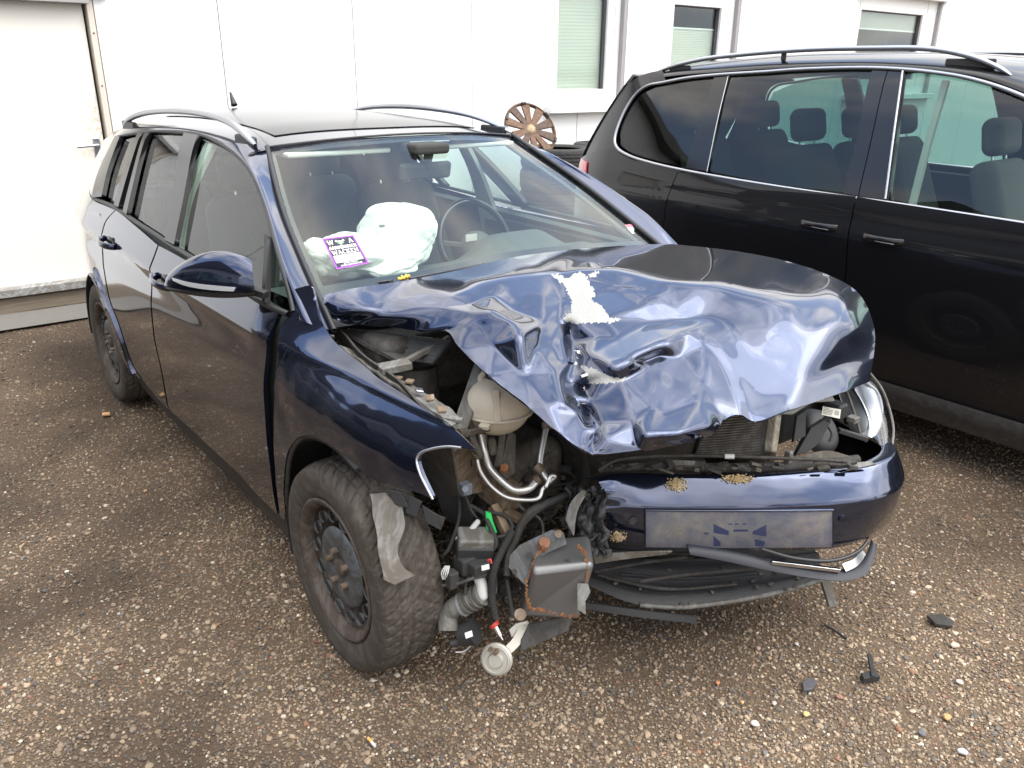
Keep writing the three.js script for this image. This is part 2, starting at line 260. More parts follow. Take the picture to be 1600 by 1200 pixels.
both('window_pillar', strip(gL([147, 312], [158, 270], [184, 215]), gL([163, 310], [172, 270], [191, 217]), 20, 0.006), M.blackGloss);
both('window_pillar', strip(gL([416, 474], [419, 410], [420, 370]), gL([420.5, 476], [422.5, 425], [425, 376]), 16), M.trim);
const topLine = gL([184, 214], [205, 210], [236, 206], [292, 208], [316, 213], [336, 221], [362, 237], [386, 261], [403, 294], [417, 334], [426, 370], [440, 420], [452, 464], [457, 488]);
both('window_frame', tube(topLine.map(p => p.add(V(0.004, 0, 0))), 0.009, 120, 8), M.trim);
// ---- roof
const rz = [-3.62, -3.4, -3.1, -2.8, -2.5, -2.2, -1.9, -1.6, -1.3, -1.1, -1.0];
const yE = interp([-3.62, -3.2, -2.85, -2.54, -2.17, -1.68, -1.3, -1.0], [1.24, 1.29, 1.335, 1.375, 1.41, 1.432, 1.42, 1.395]);
const yC = interp([-3.62, -3.2, -2.6, -2.0, -1.4, -1.0], [1.36, 1.44, 1.485, 1.50, 1.488, 1.452]);
const roofG = []; for (let k = 0; k <= 48; k++) { const z0 = lerp(-3.62, -1.0, k / 48), row = []; const e = yE(z0), xe = gX(e, z0) + 0.001; for (let i = 0; i <= 44; i++) { const s = i / 22 - 1, ss = Math.sign(s) * (1 - Math.pow(1 - Math.abs(s), 1.35)); const w = Math.abs(ss); const z = z0 + (k === 48 ? 1 : k / 48) ** 6 * 0.075 * (1 - w * w); row.push(V(xe * ss, e + (yC(z0) - e) * Math.pow(1 - Math.pow(w, 2.9), 0.62), z)); } roofG.push(row); }
mesh('roof', sheet(roofG, 0.02, -1), M.paint, car);
mesh('roof_glass_panel', sheet(roofG.slice(22, 46).map(r => r.slice(8, -8).map(p => V(p.x, p.y + 0.004, p.z))), 0.003, -1), M.blackGloss, car, 'dark glass panel in the roof');
mesh('headliner', gridGeo(roofG.slice(16, 47).map(r => r.slice(3, -3).map(p => V(p.x * 0.95, p.y - 0.045, p.z)))), M.liner, car);
// rear end, closed
const rearG = []; for (let j = 0; j <= 20; j++) { const y = lerp(0.34, 1.30, j / 20), row = []; const zr = -3.72 + 0.12 * sst(1.0, 1.3, y) - 0.02 * Math.sin(y * 5); for (let i = 0; i <= 24; i++) { const s = i / 12 - 1; row.push(V(s * gX(y, -3.66) * 0.99, y, zr - 0.1 * (1 - s * s) + 0.06 * s * s)); } rearG.push(row); }
mesh('tailgate', sheet(rearG, 0.02), M.paint, car);
const dP = coons([zy(-3.64, 1.1), zy(-3.2, 1.1), zy(-2.9, 1.1), ...gL([147, 311])], [zy(-3.62, 1.24), zy(-3.2, 1.29), zy(-2.85, 1.335), ...gL([184, 213])], [zy(-3.64, 1.1), zy(-3.62, 1.24)], gL([147, 311], [160, 262], [184, 213]), 24, 14, gFix());
both('rear_pillar', sheet(dP, 0.012), M.paint);
// ---- A pillars and windscreen
const aLine = [V(-0.545, 1.425, -1.0), V(-0.655, 1.235, -0.63), V(-0.72, 1.045, -0.27), V(-0.735, 0.99, -0.17)];
const aW = poly(aLine, 40), aS = poly(gL([345, 226], [364, 237], [388, 261], [405, 294], [419, 334], [428, 370], [442, 420], [455, 464], [468, 500]), 40);
const aG = [0, 0.25, 0.5, 0.75, 1].map(t => aS.map((p, i) => p.clone().lerp(aW[i], t).add(V(-0.028 * Math.sin(Math.PI * t), 0.014 * Math.sin(Math.PI * t), 0.016 * Math.sin(Math.PI * t)))));
both('windscreen_pillar', sheet(aG, 0.015), M.paint);
const wsPt = (s, v) => { const i = v * 39, k = Math.min(38, Math.floor(i)), a = aW[k].clone().lerp(aW[k + 1], i - k); const b = 1 - s * s; return V(a.x * -s, a.y + lerp(0.03, 0.015, v) * b, a.z + lerp(0.075, 0.07, v) * b); };
const pix = p => { const q = p.clone().sub(CAM), d = q.dot(cd); return [800 + FOC * q.dot(cr) / d, 600 - FOC * q.dot(cu) / d]; };
const rearY = interp([500, 560, 640, 720, 800, 900, 980, 1045], [463, 452, 440, 424, 405, 392, 386, 383]);
const vEnd = s => { let a = 0.3, b = 1; for (let i = 0; i < 30; i++) { const m = (a + b) / 2, [x, y] = pix(wsPt(s, m)); if (y > rearY(x) + 5) b = m; else a = m; } return a; };   // the glass ends where the bonnet's rear edge lies on it
const wsP = (s, v) => wsPt(s, v * vEnd(s));
const wsG = []; for (let j = 0; j <= 30; j++) { const r = []; for (let i = 0; i <= 40; i++) r.push(wsP(i / 20 - 1, j / 30)); wsG.push(r); }
const wind = mesh('windscreen', gridGeo(wsG), M.glass, car);
const frit = []; for (const [f, n] of [[t => [-1 + 0.035 * t[1], t[0]], 30], [t => [1 - 0.035 * t[1], t[0]], 30], [t => [t[0] * 2 - 1, 0.05 * t[1]], 40], [t => [t[0] * 2 - 1, 1 - 0.07 * t[1]], 40]]) { const g = []; for (let q = 0; q <= 1; q++) { const r = []; for (let i = 0; i <= n; i++) { const [s, v] = f([i / n, q]); const p = wsP(s, v); p.y -= 0.004; p.z -= 0.004; r.push(p); } g.push(r); } frit.push(gridGeo(g)); }
mesh('windscreen_border', merge(frit), M.blackGloss, car);
both('windscreen_seal', tube(aW.map(p => p.clone().add(V(-0.006, 0.006, 0.006))), 0.009, 60, 6), M.trim);
mesh('roof_seam', tube(Array.from({ length: 21 }, (_, i) => wsPt(i / 10 - 1, 0).add(V(0, 0.004, 0))), 0.004, 60, 6), M.trim, car);
// ---- roof rails
function rail(pts, h) { const c = new THREE.CatmullRomCurve3(pts, false, 'centripetal'); const g = []; const n = 60; for (let i = 0; i <= n; i++) { const p = c.getPoint(i / n), k = 1 - Math.pow(Math.abs(i / n * 2 - 1), 6) * 0.65; const row = []; for (let a = 0; a <= 10; a++) { const th = a / 10 * Math.PI * 2; row.push(V(p.x + Math.cos(th) * 0.017 * k, p.y + Math.sin(th) * 0.013 * k, p.z)); } g.push(row); } return gridGeo(g); }
const railPts = [[-2.74, 1.385], [-2.62, 1.435], [-2.4, 1.478], [-2.0, 1.508], [-1.6, 1.512], [-1.3, 1.495], [-1.12, 1.462], [-1.03, 1.435]];
both('roof_rail', rail(railPts.map(([z, y]) => V(-gX(yE(z), z) + 0.045, y, z))), M.satin);
const feet = [box(0.022, 0.06, 0.2, -gX(yE(-2.6), -2.6) + 0.046, 1.405, -2.6, 0.008), box(0.022, 0.05, 0.17, -gX(yE(-1.14), -1.14) + 0.05, 1.435, -1.15, 0.008)]; for (const f of feet) both('rail_foot', f, M.trim);
mesh('antenna', [cyl(V(0, 1.495, -2.75), V(0, 1.56, -2.79), 0.018, 0.005)], M.trim, car);
// ---- door handles
function handle(px, py, parent) { const p = gS(px, py); const g = []; for (let i = 0; i <= 24; i++) { const t = i / 24, row = []; const out = 0.04 * Math.pow(Math.sin(Math.PI * clamp(t * 1.0)), 0.5); for (let a = 0; a <= 10; a++) { const th = a / 10 * Math.PI * 2; row.push(V(p.x - out - Math.cos(th) * 0.009, p.y + Math.sin(th) * 0.014 - 0.008 * (t - 0.5), p.z + (t - 0.5) * 0.19)); } g.push(row); }
  const h = mesh('door_handle', gridGeo(g), M.paint, parent); const c = new THREE.SphereGeometry(0.04, 20, 12); c.scale(0.25, 0.75, 1.2); c.translate(p.x + 0.001, p.y - 0.002, p.z); mesh('handle_recess', c, M.blackPaint, parent);
  mesh('lock_cover', box(0.02, 0.03, 0.045, p.x - 0.018, p.y + 0.004, p.z - 0.085, 0.009), M.paint, parent); return h; }
handle(258, 440, fd); handle(172, 379, rd);
const ff = gS(152, 352); mesh('fuel_flap', slab(gL([145, 331], [157, 334], [160, 352], [154, 374], [146, 366]).map(p => p.add(V(-0.003, 0, 0))), V(-1, 0, 0), 0.004), M.paint, car);
// ---- wing mirror
{
  const I = V(-0.872, 1.085, -0.40), T = V(-1.045, 1.052, -0.69), ax = T.clone().sub(I), f = V(0.62, 0, 0.78).cross(V(0, 1, 0)).normalize();
  const fw = V(-0.35, 0, 0.94).normalize();
  const shell = (a0, a1, sc, off) => { const g = []; for (let i = 0; i <= 30; i++) { const t = i / 30; const prof = Math.pow(Math.sin(Math.PI * (0.16 + 0.84 * t) ), 0.55) * lerp(1, 0.75, t) + 0.002; const c = I.clone().addScaledVector(ax, t); const row = []; for (let k = 0; k <= 24; k++) { const a = lerp(a0, a1, k / 24); const up = Math.sin(a), fo = Math.cos(a); row.push(c.clone().add(V(0, (up > 0 ? 0.115 : 0.028) * up * prof * sc + 0.012 + off, 0)).addScaledVector(fw, 0.082 * fo * prof * sc)); } g.push(row); } return g; };
  const mir = mesh('wing_mirror', gridGeo(shell(-0.05, Math.PI * 1.02, 1, 0)), M.paint, car, 'dark blue wing mirror on the front door');
  mesh('mirror_base', gridGeo(shell(-Math.PI, 0, 0.985, -0.006)), M.trim, mir);
  scene.updateMatrixWorld(true); const rcm = new THREE.Raycaster(); const hm = (x, y) => { const d = ray(x, y).normalize(); rcm.set(CAM, d); const h = rcm.intersectObject(mir, false)[0]; return h ? h.point.addScaledVector(d, -0.004) : on(x, y, 'x', -0.95); };
  const ind = [[[270, 438], [290, 444], [315, 448], [345, 451], [368, 453]], [[272, 443], [290, 450], [315, 455], [345, 458], [366, 459]]].map(l => poly(l.map(([x, y]) => hm(x, y - 4)), 20));
  mesh('indicator_strip', sheet(ind, 0.004), std(0.62, 0.63, 0.63, 0.25, 0.4), mir);
  mesh('mirror_stalk', bar(V(-0.845, 1.07, -0.38), V(-0.89, 1.085, -0.45), 0.03, 0.02), M.trim, mir);
}

// ================================================================ crumpled bonnet: heights measured at folds, interpolated between them
const hRear = [[508, 462, 1.072], [560, 452, 1.082], [640, 440, 1.088], [720, 424, 1.097], [800, 405, 1.107], [900, 392, 1.104], [980, 386, 1.085], [1045, 383, 1.062]];
const hLeft = [[1045, 383, 1.062], [1150, 395, 1.08], [1230, 411, 1.078], [1290, 431, 1.06], [1333, 454, 1.035], [1352, 480, 0.995], [1364, 520, 0.935], [1362, 560, 0.875], [1355, 597, 0.82]];
const hFront = [[925, 712, 0.825], [1000, 703, 0.83], [1060, 691, 0.835], [1112, 676, 0.84], [1130, 656, 0.85], [1155, 650, 0.852], [1178, 660, 0.842], [1230, 643, 0.848], [1320, 612, 0.838], [1355, 597, 0.82]];
const hRight = [[508, 462, 1.072], [505, 476, 1.05], [512, 493, 1.02], [545, 504, 1.0], [600, 508, 0.995], [660, 517, 1.0], [700, 520, 1.01], [720, 546, 0.99], [765, 590, 0.955], [830, 641, 0.90], [875, 680, 0.86], [905, 703, 0.835], [925, 712, 0.825]];
const hMid = [[560, 478, 1.062], [640, 478, 1.06], [690, 482, 1.062], [600, 494, 1.03], [650, 498, 1.035], [735, 478, 1.068], [738, 491, 1.062],
  [700, 466, 1.082], [744, 450, 1.095], [758, 443, 1.10], [800, 435, 1.104], [855, 428, 1.107], [900, 425, 1.108], [933, 424, 1.107], [963, 422, 1.106], [1006, 432, 1.10], [1050, 443, 1.094], [1100, 446, 1.09], [1138, 451, 1.083], [1196, 466, 1.068], [1240, 476, 1.053], [1307, 502, 1.01], [1333, 512, 0.985],
  [770, 464, 1.074], [800, 488, 1.056], [846, 505, 1.033], [804, 509, 1.056], [811, 526, 1.045], [770, 490, 1.074],
  [834, 546, 0.995], [850, 565, 0.973], [866, 584, 0.95], [890, 622, 0.905], [903, 648, 0.88], [916, 675, 0.855], [862, 540, 0.985], [872, 565, 0.955], [885, 600, 0.918], [770, 540, 1.005], [820, 590, 0.95], [857, 640, 0.905], [875, 629, 0.915],
  [872, 508, 1.01], [876, 537, 0.985], [880, 567, 0.952], [890, 508, 1.0], [894, 537, 0.968], [898, 567, 0.938], [908, 600, 0.905], [920, 640, 0.865], [932, 685, 0.832], [904, 508, 1.02], [910, 590, 0.935], [924, 631, 0.89], [937, 672, 0.853],
  [864, 434, 1.093], [880, 470, 1.05], [893, 500, 1.026], [918, 440, 1.085], [930, 470, 1.055], [945, 500, 1.03],
  [960, 460, 1.062], [1000, 480, 1.05], [1060, 480, 1.045], [1000, 500, 1.022], [930, 530, 0.995],
  [922, 556, 0.975], [943, 545, 0.985], [965, 532, 0.995], [990, 520, 1.003], [1015, 508, 1.01], [1060, 503, 1.013], [1100, 499, 1.015], [954, 575, 0.982], [980, 565, 0.992], [1010, 550, 1.003], [1038, 537, 1.008], [1070, 520, 1.012], [1098, 507, 1.013],
  [951, 584, 0.96], [1000, 563, 0.967], [1021, 556, 0.97], [1060, 560, 0.96], [1100, 540, 0.98],
  [971, 596, 0.943], [1009, 575, 0.953], [1030, 578, 0.95], [1050, 596, 0.93], [1085, 619, 0.908], [985, 640, 0.90], [1021, 640, 0.90],
  [942, 666, 0.862], [992, 660, 0.882], [1035, 651, 0.888], [1094, 627, 0.897], [1135, 645, 0.866], [940, 688, 0.856], [1006, 683, 0.88], [1059, 680, 0.876], [1108, 670, 0.862],
  [1098, 600, 0.92], [1175, 558, 0.948], [1150, 515, 1.003], [1200, 520, 1.003], [1250, 530, 0.983], [1160, 600, 0.902], [1213, 619, 0.873], [1250, 600, 0.888], [1313, 575, 0.883], [1167, 645, 0.857], [1290, 545, 0.952], [1330, 545, 0.92], [1270, 440, 1.058], [1290, 470, 1.038], [1320, 470, 1.034]];
function facets(pts) {                                                         // Delaunay facets over the fold points: flat between the folds
  let tri = [[0, 1, 2]]; const P = [[-4000, -3000], [6000, -3000], [900, 9000], ...pts]; const cc = t => { const [a, b, c] = t.map(i => P[i]); const d = 2 * (a[0] * (b[1] - c[1]) + b[0] * (c[1] - a[1]) + c[0] * (a[1] - b[1])); const A = a[0] ** 2 + a[1] ** 2, B = b[0] ** 2 + b[1] ** 2, C = c[0] ** 2 + c[1] ** 2; const x = (A * (b[1] - c[1]) + B * (c[1] - a[1]) + C * (a[1] - b[1])) / d, y = (A * (c[0] - b[0]) + B * (a[0] - c[0]) + C * (b[0] - a[0])) / d; return [x, y, (a[0] - x) ** 2 + (a[1] - y) ** 2]; };
  tri = tri.map(t => [t, cc(t)]);
  for (let i = 3; i < P.length; i++) { const E = new Map(), keep = []; for (const T of tri) { const [x, y, r] = T[1]; if ((P[i][0] - x) ** 2 + (P[i][1] - y) ** 2 < r * 1.0000001) { const t = T[0]; for (const [a, b] of [[t[0], t[1]], [t[1], t[2]], [t[2], t[0]]]) { const k = Math.min(a, b) + '_' + Math.max(a, b); E.set(k, E.has(k) ? null : [a, b]); } } else keep.push(T); } for (const e of E.values()) if (e) { const t = [e[0], e[1], i]; keep.push([t, cc(t)]); } tri = keep; }
  const T = tri.map(t => t[0]).filter(t => t.every(i => i > 2)).map(t => t.map(i => P[i]));
  return (x, y) => { let best = null, bd = 1e9; for (const [a, b, c] of T) { const d = (b[1] - c[1]) * (a[0] - c[0]) + (c[0] - b[0]) * (a[1] - c[1]), u = ((b[1] - c[1]) * (x - c[0]) + (c[0] - b[0]) * (y - c[1])) / d, v = ((c[1] - a[1]) * (x - c[0]) + (a[0] - c[0]) * (y - c[1])) / d, w = 1 - u - v, m = Math.min(u, v, w); if (m >= -1e-9) return u * a[2] + v * b[2] + w * c[2]; if (-m < bd && -m < 0.6) { bd = -m; best = u * a[2] + v * b[2] + w * c[2]; } } return best ?? 1; };
}
const hH = facets([...hRear, ...hLeft.slice(1), ...hFront.slice(0, -1), ...hRight.slice(1, -1), ...hMid]);
const p2v = a => a.map(([x, y]) => V(x, y, 0));
const hoodPx = coons(p2v(hRight), p2v(hLeft), p2v(hRear), p2v(hFront), 190, 240);
const inPoly = (x, y, P) => { let c = false; for (let i = 0, j = P.length - 1; i < P.length; j = i++) if ((P[i][1] > y) !== (P[j][1] > y) && x < (P[j][0] - P[i][0]) * (y - P[i][1]) / (P[j][1] - P[i][1]) + P[i][0]) c = !c; return c; };
let hh = hoodPx.map(r => r.map(q => hH(q.x, q.y) + 0.001 * fbm2(q.x / 60, q.y / 50, 2)));
for (let it = 0; it < 70; it++) hh = hh.map((r, j) => r.map((h, i) => { let s = 0, n = 0; for (const [a, b] of [[-1, 0], [1, 0], [0, -1], [0, 1]]) { const q = hh[j + a]?.[i + b]; if (q !== undefined) { s += q; n++; } } const rim = j === 0 || i === 0 || j === hh.length - 1 || i === r.length - 1; const q = hoodPx[j][i], soft = Math.max(sst(1070, 1150, q.x), sst(470, 440, q.y) * 0.6, sst(720, 660, q.x)); return rim || it > 8 + soft * 62 ? h : lerp(h, s / n, 0.6); }));
const hoodG = hoodPx.map((r, j) => r.map((q, i) => on(q.x, q.y, 'y', hh[j][i])));
const tears = [[[903, 425], [915, 428], [918, 437], [927, 452], [930, 462], [925, 470], [940, 478], [950, 494], [972, 499], [958, 504], [930, 504], [912, 505], [898, 506], [880, 500], [884, 492], [894, 488], [892, 470], [884, 450], [868, 434], [858, 428], [872, 429], [888, 436]],
  [[908, 572], [925, 575], [945, 584], [960, 590], [985, 592], [962, 598], [930, 600], [922, 598], [917, 588]], [[918, 428], [935, 424], [932, 431], [922, 434]]];
{
  const g = sheet(hoodG, 0.006, -1), P = g.attributes.position, N = g.attributes.normal;
  const sd = (x, y, poly_) => { let d = 1e9; for (let i = 0, k = poly_.length - 1; i < poly_.length; k = i++) { const [ax, ay] = poly_[k], [bx, by] = poly_[i], t = clamp(((x - ax) * (bx - ax) + (y - ay) * (by - ay)) / ((bx - ax) ** 2 + (by - ay) ** 2)); d = Math.min(d, Math.hypot(x - ax - t * (bx - ax), y - ay - t * (by - ay))); } return inPoly(x, y, poly_) ? d : -d; };
  const f = new Float32Array(P.count), key = new Map(); for (let i = 0; i < P.count; i++) { const k = P.getX(i).toFixed(5) + P.getY(i).toFixed(5) + P.getZ(i).toFixed(5); if (!key.has(k)) { const [x, y] = pix(V(P.getX(i), P.getY(i), P.getZ(i))); key.set(k, x > 840 && x < 1000 && y > 410 && y < 612 ? Math.max(...tears.map(t => sd(x, y, t))) + 3.5 * fbm2(x / 11, y / 11, 4) + 2.2 * n2(x / 3.2, y / 7) : -9); } f[i] = key.get(k); }
  const out = [[[], []], [[], []]]; const put = (w, l) => { for (const [p, n] of l) { out[w][0].push(p.x, p.y, p.z); out[w][1].push(n.x, n.y, n.z); } };
  for (let i = 0; i < P.count; i += 3) { const v = [0, 1, 2].map(k => [V(P.getX(i + k), P.getY(i + k), P.getZ(i + k)), V(N.getX(i + k), N.getY(i + k), N.getZ(i + k)), f[i + k]]); const pos = v.filter(a => a[2] > 0).length; if (pos === 0 || pos === 3) { put(pos ? 1 : 0, v); continue; }
    const lone = v.findIndex(a => (a[2] > 0) === (pos === 1)), a = v[lone], b = v[(lone + 1) % 3], c = v[(lone + 2) % 3]; const cut = (p, q) => { const t = p[2] / (p[2] - q[2]); return [p[0].clone().lerp(q[0], t), p[1].clone().lerp(q[1], t)]; }; const ab = cut(a, b), ac = cut(a, c); put(pos === 1 ? 1 : 0, [a, ab, ac]); put(pos === 1 ? 0 : 1, [ab, b, c, ab, c, ac]); }
  const pick = w => { const q = new THREE.BufferGeometry(); q.setAttribute('position', new THREE.Float32BufferAttribute(out[w][0], 3)); q.setAttribute('normal', new THREE.Float32BufferAttribute(out[w][1], 3)); q.setAttribute('uv', new THREE.Float32BufferAttribute(new Float32Array(out[w][0].length / 3 * 2).map((_, k) => out[w][0][Math.floor(k / 2) * 3 + (k % 2 ? 2 : 0)] * 9), 2)); return q; };
  const hood = mesh('bonnet', pick(0), M.paint, car, 'crumpled and torn dark blue bonnet with bare metal showing');
  mesh('bare_metal', pick(1), M.primer, hood, 'pale bare patches where the paint has flaked off');
}
// scraps of torn, curled sheet along the split
{
  const L = []; seed = 99;
  for (let k = 0; k < 12; k++) { const t = rnd(), x = lerp(896, 934, t) + rr(-8, 10), y = lerp(505, 703, t); const p = on(x, y, 'y', hH(x, y) + 0.005); const s = rr(0.004, 0.012), a = rr(0, 6.28); const u = V(Math.cos(a), rr(-0.3, 0.5), Math.sin(a)), w = V(-Math.sin(a), rr(-0.4, 0.7), Math.cos(a)); const g = []; for (let i = 0; i <= 4; i++) { const row = []; for (let j = 0; j <= 4; j++) row.push(p.clone().addScaledVector(u, (i / 4 - 0.5) * s * 1.6).addScaledVector(w, (j / 4 - 0.5) * s).add(V(0, 0.012 * Math.sin(i * 1.1 + j) * s * 40 * 0.02, 0))); g.push(row); } L.push(gridGeo(g)); }
  mesh('torn_sheet_metal', L, M.bright, car, 'bright torn metal flakes along the split in the bonnet');
}
// ================================================================ front bumper cover, torn away on one side
const bRow = (l, y, ext) => [...l.map(([a, b]) => on(a, b, 'y', y)), ...ext];
const bTop = bRow([[932, 750], [960, 744], [1000, 741], [1060, 743], [1100, 743], [1175, 743], [1250, 739], [1320, 733], [1375, 722], [1398, 702]], 0.61, [V(0.74, 0.61, 0.68), V(0.8, 0.62, 0.5), V(0.84, 0.62, 0.38)]);
const bCre = bRow([[945, 790], [970, 791], [1000, 792], [1060, 793], [1100, 793], [1175, 793], [1250, 790], [1320, 785], [1378, 776], [1408, 757]], 0.535, [V(0.73, 0.535, 0.8), V(0.83, 0.535, 0.58), V(0.87, 0.535, 0.38)]);
const bLow = bRow([[952, 850], [975, 855], [1005, 857], [1060, 858], [1100, 858], [1175, 858], [1250, 857], [1310, 853], [1362, 836], [1396, 800]], 0.39, [V(0.74, 0.39, 0.78), V(0.84, 0.39, 0.58), V(0.87, 0.39, 0.38)]);
const nb = 120, BT = poly(bTop, nb), BC = poly(bCre, nb), BL = poly(bLow, nb);
const bG = [];
const bIn = BT.map(p => p.clone().add(V(-0.02, -0.006, -0.03)));
bG.push(bIn);
for (let k = 0; k <= 9; k++) bG.push(BT.map((p, i) => { const q = p.clone().lerp(BC[i], k / 9); const b = Math.sin(k / 9 * Math.PI) * 0.002; return q.add(V(-b * 0.6, b, b * 0.8)); }));
bG.push(BC.map((p, i) => p.clone().lerp(BL[i], 0.025)));
for (let k = 1; k <= 10; k++) bG.push(BC.map((p, i) => { const q = p.clone().lerp(BL[i], k / 10); const b = Math.sin(k / 10 * Math.PI) * 0.005; return q.add(V(-b, 0, b)); }));
bG.push(BL.map(p => p.clone().add(V(0.02, -0.008, -0.03))));
bG.forEach(r => r.forEach((p, i) => { const e = 1 - clamp(i / 5); p.x += e * 0.012 * n2(p.y * 60, 3); p.addScaledVector(V(-0.5, 0, 0.8), 0.0018 * fbm2(i / 14, p.y * 9, 2)); }));
const bumper = mesh('bumper_cover', sheet(bG, 0.004, 1), M.paint, car, 'dark blue front bumper cover torn away at one end');
scene.updateMatrixWorld(true);
const rc = new THREE.Raycaster();
const hit = (m, px, py, out = 0) => { const d = ray(px, py).normalize(); rc.set(CAM, d); const h = rc.intersectObject(m, false)[0]; return h ? h.point.addScaledVector(d, -out) : null; };
const hitL = (m, l, out, fb) => l.map(([x, y]) => hit(m, x, y, out) || fb(x, y));
{
  // number plate recess: a dirty panel where the plate has been
  const cv = document.createElement('canvas'); cv.width = 1024; cv.height = 224; const c = cv.getContext('2d');
  c.fillStyle = '#4a4d5c'; c.fillRect(0, 0, 1024, 224); for (let i = 0; i < 9000; i++) { const k = 90 + rnd() * 80; c.fillStyle = `rgba(${k},${k * 0.94},${k * 0.84},0.22)`; c.fillRect(rnd() * 1024, rnd() * 224, 1 + rnd() * 3, 1 + rnd() * 2); }
  for (let i = 0; i < 420; i++) { const x = rnd() * 1024, y = rnd() * 224, d = fbm2(x / 190, y / 80, 4); if (d < -0.12) continue; c.fillStyle = `rgba(${120 + rnd() * 30},${114 + rnd() * 26},${102 + rnd() * 24},${0.03 + 0.05 * rnd()})`; c.beginPath(); c.ellipse(x, y, 40 + rnd() * 140, 8 + rnd() * 26, rnd() * 3, 0, 7); c.fill(); }
  c.fillStyle = '#2a3150';
  const P = l => { c.beginPath(); l.forEach(([x, y], i) => i ? c.lineTo(x, y) : c.moveTo(x, y)); c.closePath(); c.fill(); };
  P([[372, 78], [455, 122], [455, 148], [372, 134]]); P([[372, 150], [410, 190], [410, 214], [372, 214]]); P([[660, 84], [585, 124], [585, 142], [660, 156]]); P([[596, 170], [655, 186], [645, 214], [600, 214]]);
  P([[480, 112], [560, 112], [560, 126], [480, 126]]); P([[452, 76], [475, 76], [475, 84], [452, 84]]); P([[488, 76], [508, 76], [508, 84], [488, 84]]); P([[530, 76], [552, 76], [552, 84], [530, 84]]); P([[320, 132], [345, 132], [345, 142], [320, 142]]);
  for (let i = 0; i < 60; i++) { c.strokeStyle = `rgba(190,185,175,${0.15 + 0.35 * rnd()})`; c.lineWidth = 0.6 + rnd() * 1.6; const side = rnd() < 0.6, x = side ? 60 + rnd() * 150 : 780 + rnd() * 200, y = 90 + rnd() * 110; c.beginPath(); c.moveTo(x, y); c.lineTo(x + rr(-18, 18), y + rr(-20, 20)); c.stroke(); }
  const t = new THREE.CanvasTexture(cv); t.colorSpace = THREE.SRGBColorSpace; 
  const g = []; for (let j = 0; j <= 12; j++) { const row = []; for (let i = 0; i <= 40; i++) row.push(hit(bumper, lerp(1008, 1302, i / 40), lerp(855, 797, j / 12) + 1.2 * Math.sin(i / 40 * Math.PI), 0.004) || on(1150, 820, 'y', 0.5)); g.push(row); }
  const pr = mesh('plate_recess', gridGeo(g), std(1, 1, 1, 0.65, 0, { map: t }), bumper, 'dirty empty number plate recess');
  mesh('recess_rim', tube([...g[12], ].concat([]).map(p => p.clone()), 0.0035, 80, 6), M.paint, pr);
  mesh('recess_rim', [tube(g.map(r => r[0].clone()), 0.003, 20, 6), tube(g.map(r => r[40].clone()), 0.003, 20, 6)], M.paint, pr);
  for (const [x, y] of [[988, 813], [1316, 810]]) { const p = hit(bumper, x, y, 0.002); if (p) mesh('parking_sensor', cyl(p.clone().add(V(0.02, 0, -0.03)), p.clone().add(V(-0.003, 0, 0.0045)), 0.0105, 0.0105, 24), x < 1000 ? M.rubber : M.paint, bumper); }
  const foam = (cx, cy, w, h, n) => { const L = []; for (let k = 0; k < n; k++) { const p = hit(bumper, cx + rr(-w, w) * Math.sqrt(rnd()), cy + rr(-h, h) * Math.sqrt(rnd()), 0.004); if (!p) continue; const s = new THREE.IcosahedronGeometry(rr(0.0012, 0.0042), 0); s.scale(rr(0.8, 1.8), rr(0.3, 0.7), rr(0.5, 1)); s.rotateZ(rr(-1, 1)); s.translate(p.x, p.y, p.z); L.push(s); } return L; };
  mesh('foam_scraps', foam(1057, 757, 18, 12, 230), M.foam, bumper, 'pale crumbs of foam on the top of the bumper');
  mesh('foam_scraps', foam(1153, 748, 28, 8, 260), M.foam, bumper); mesh('foam_scraps', foam(966, 838, 14, 9, 150), M.foam, bumper);
}
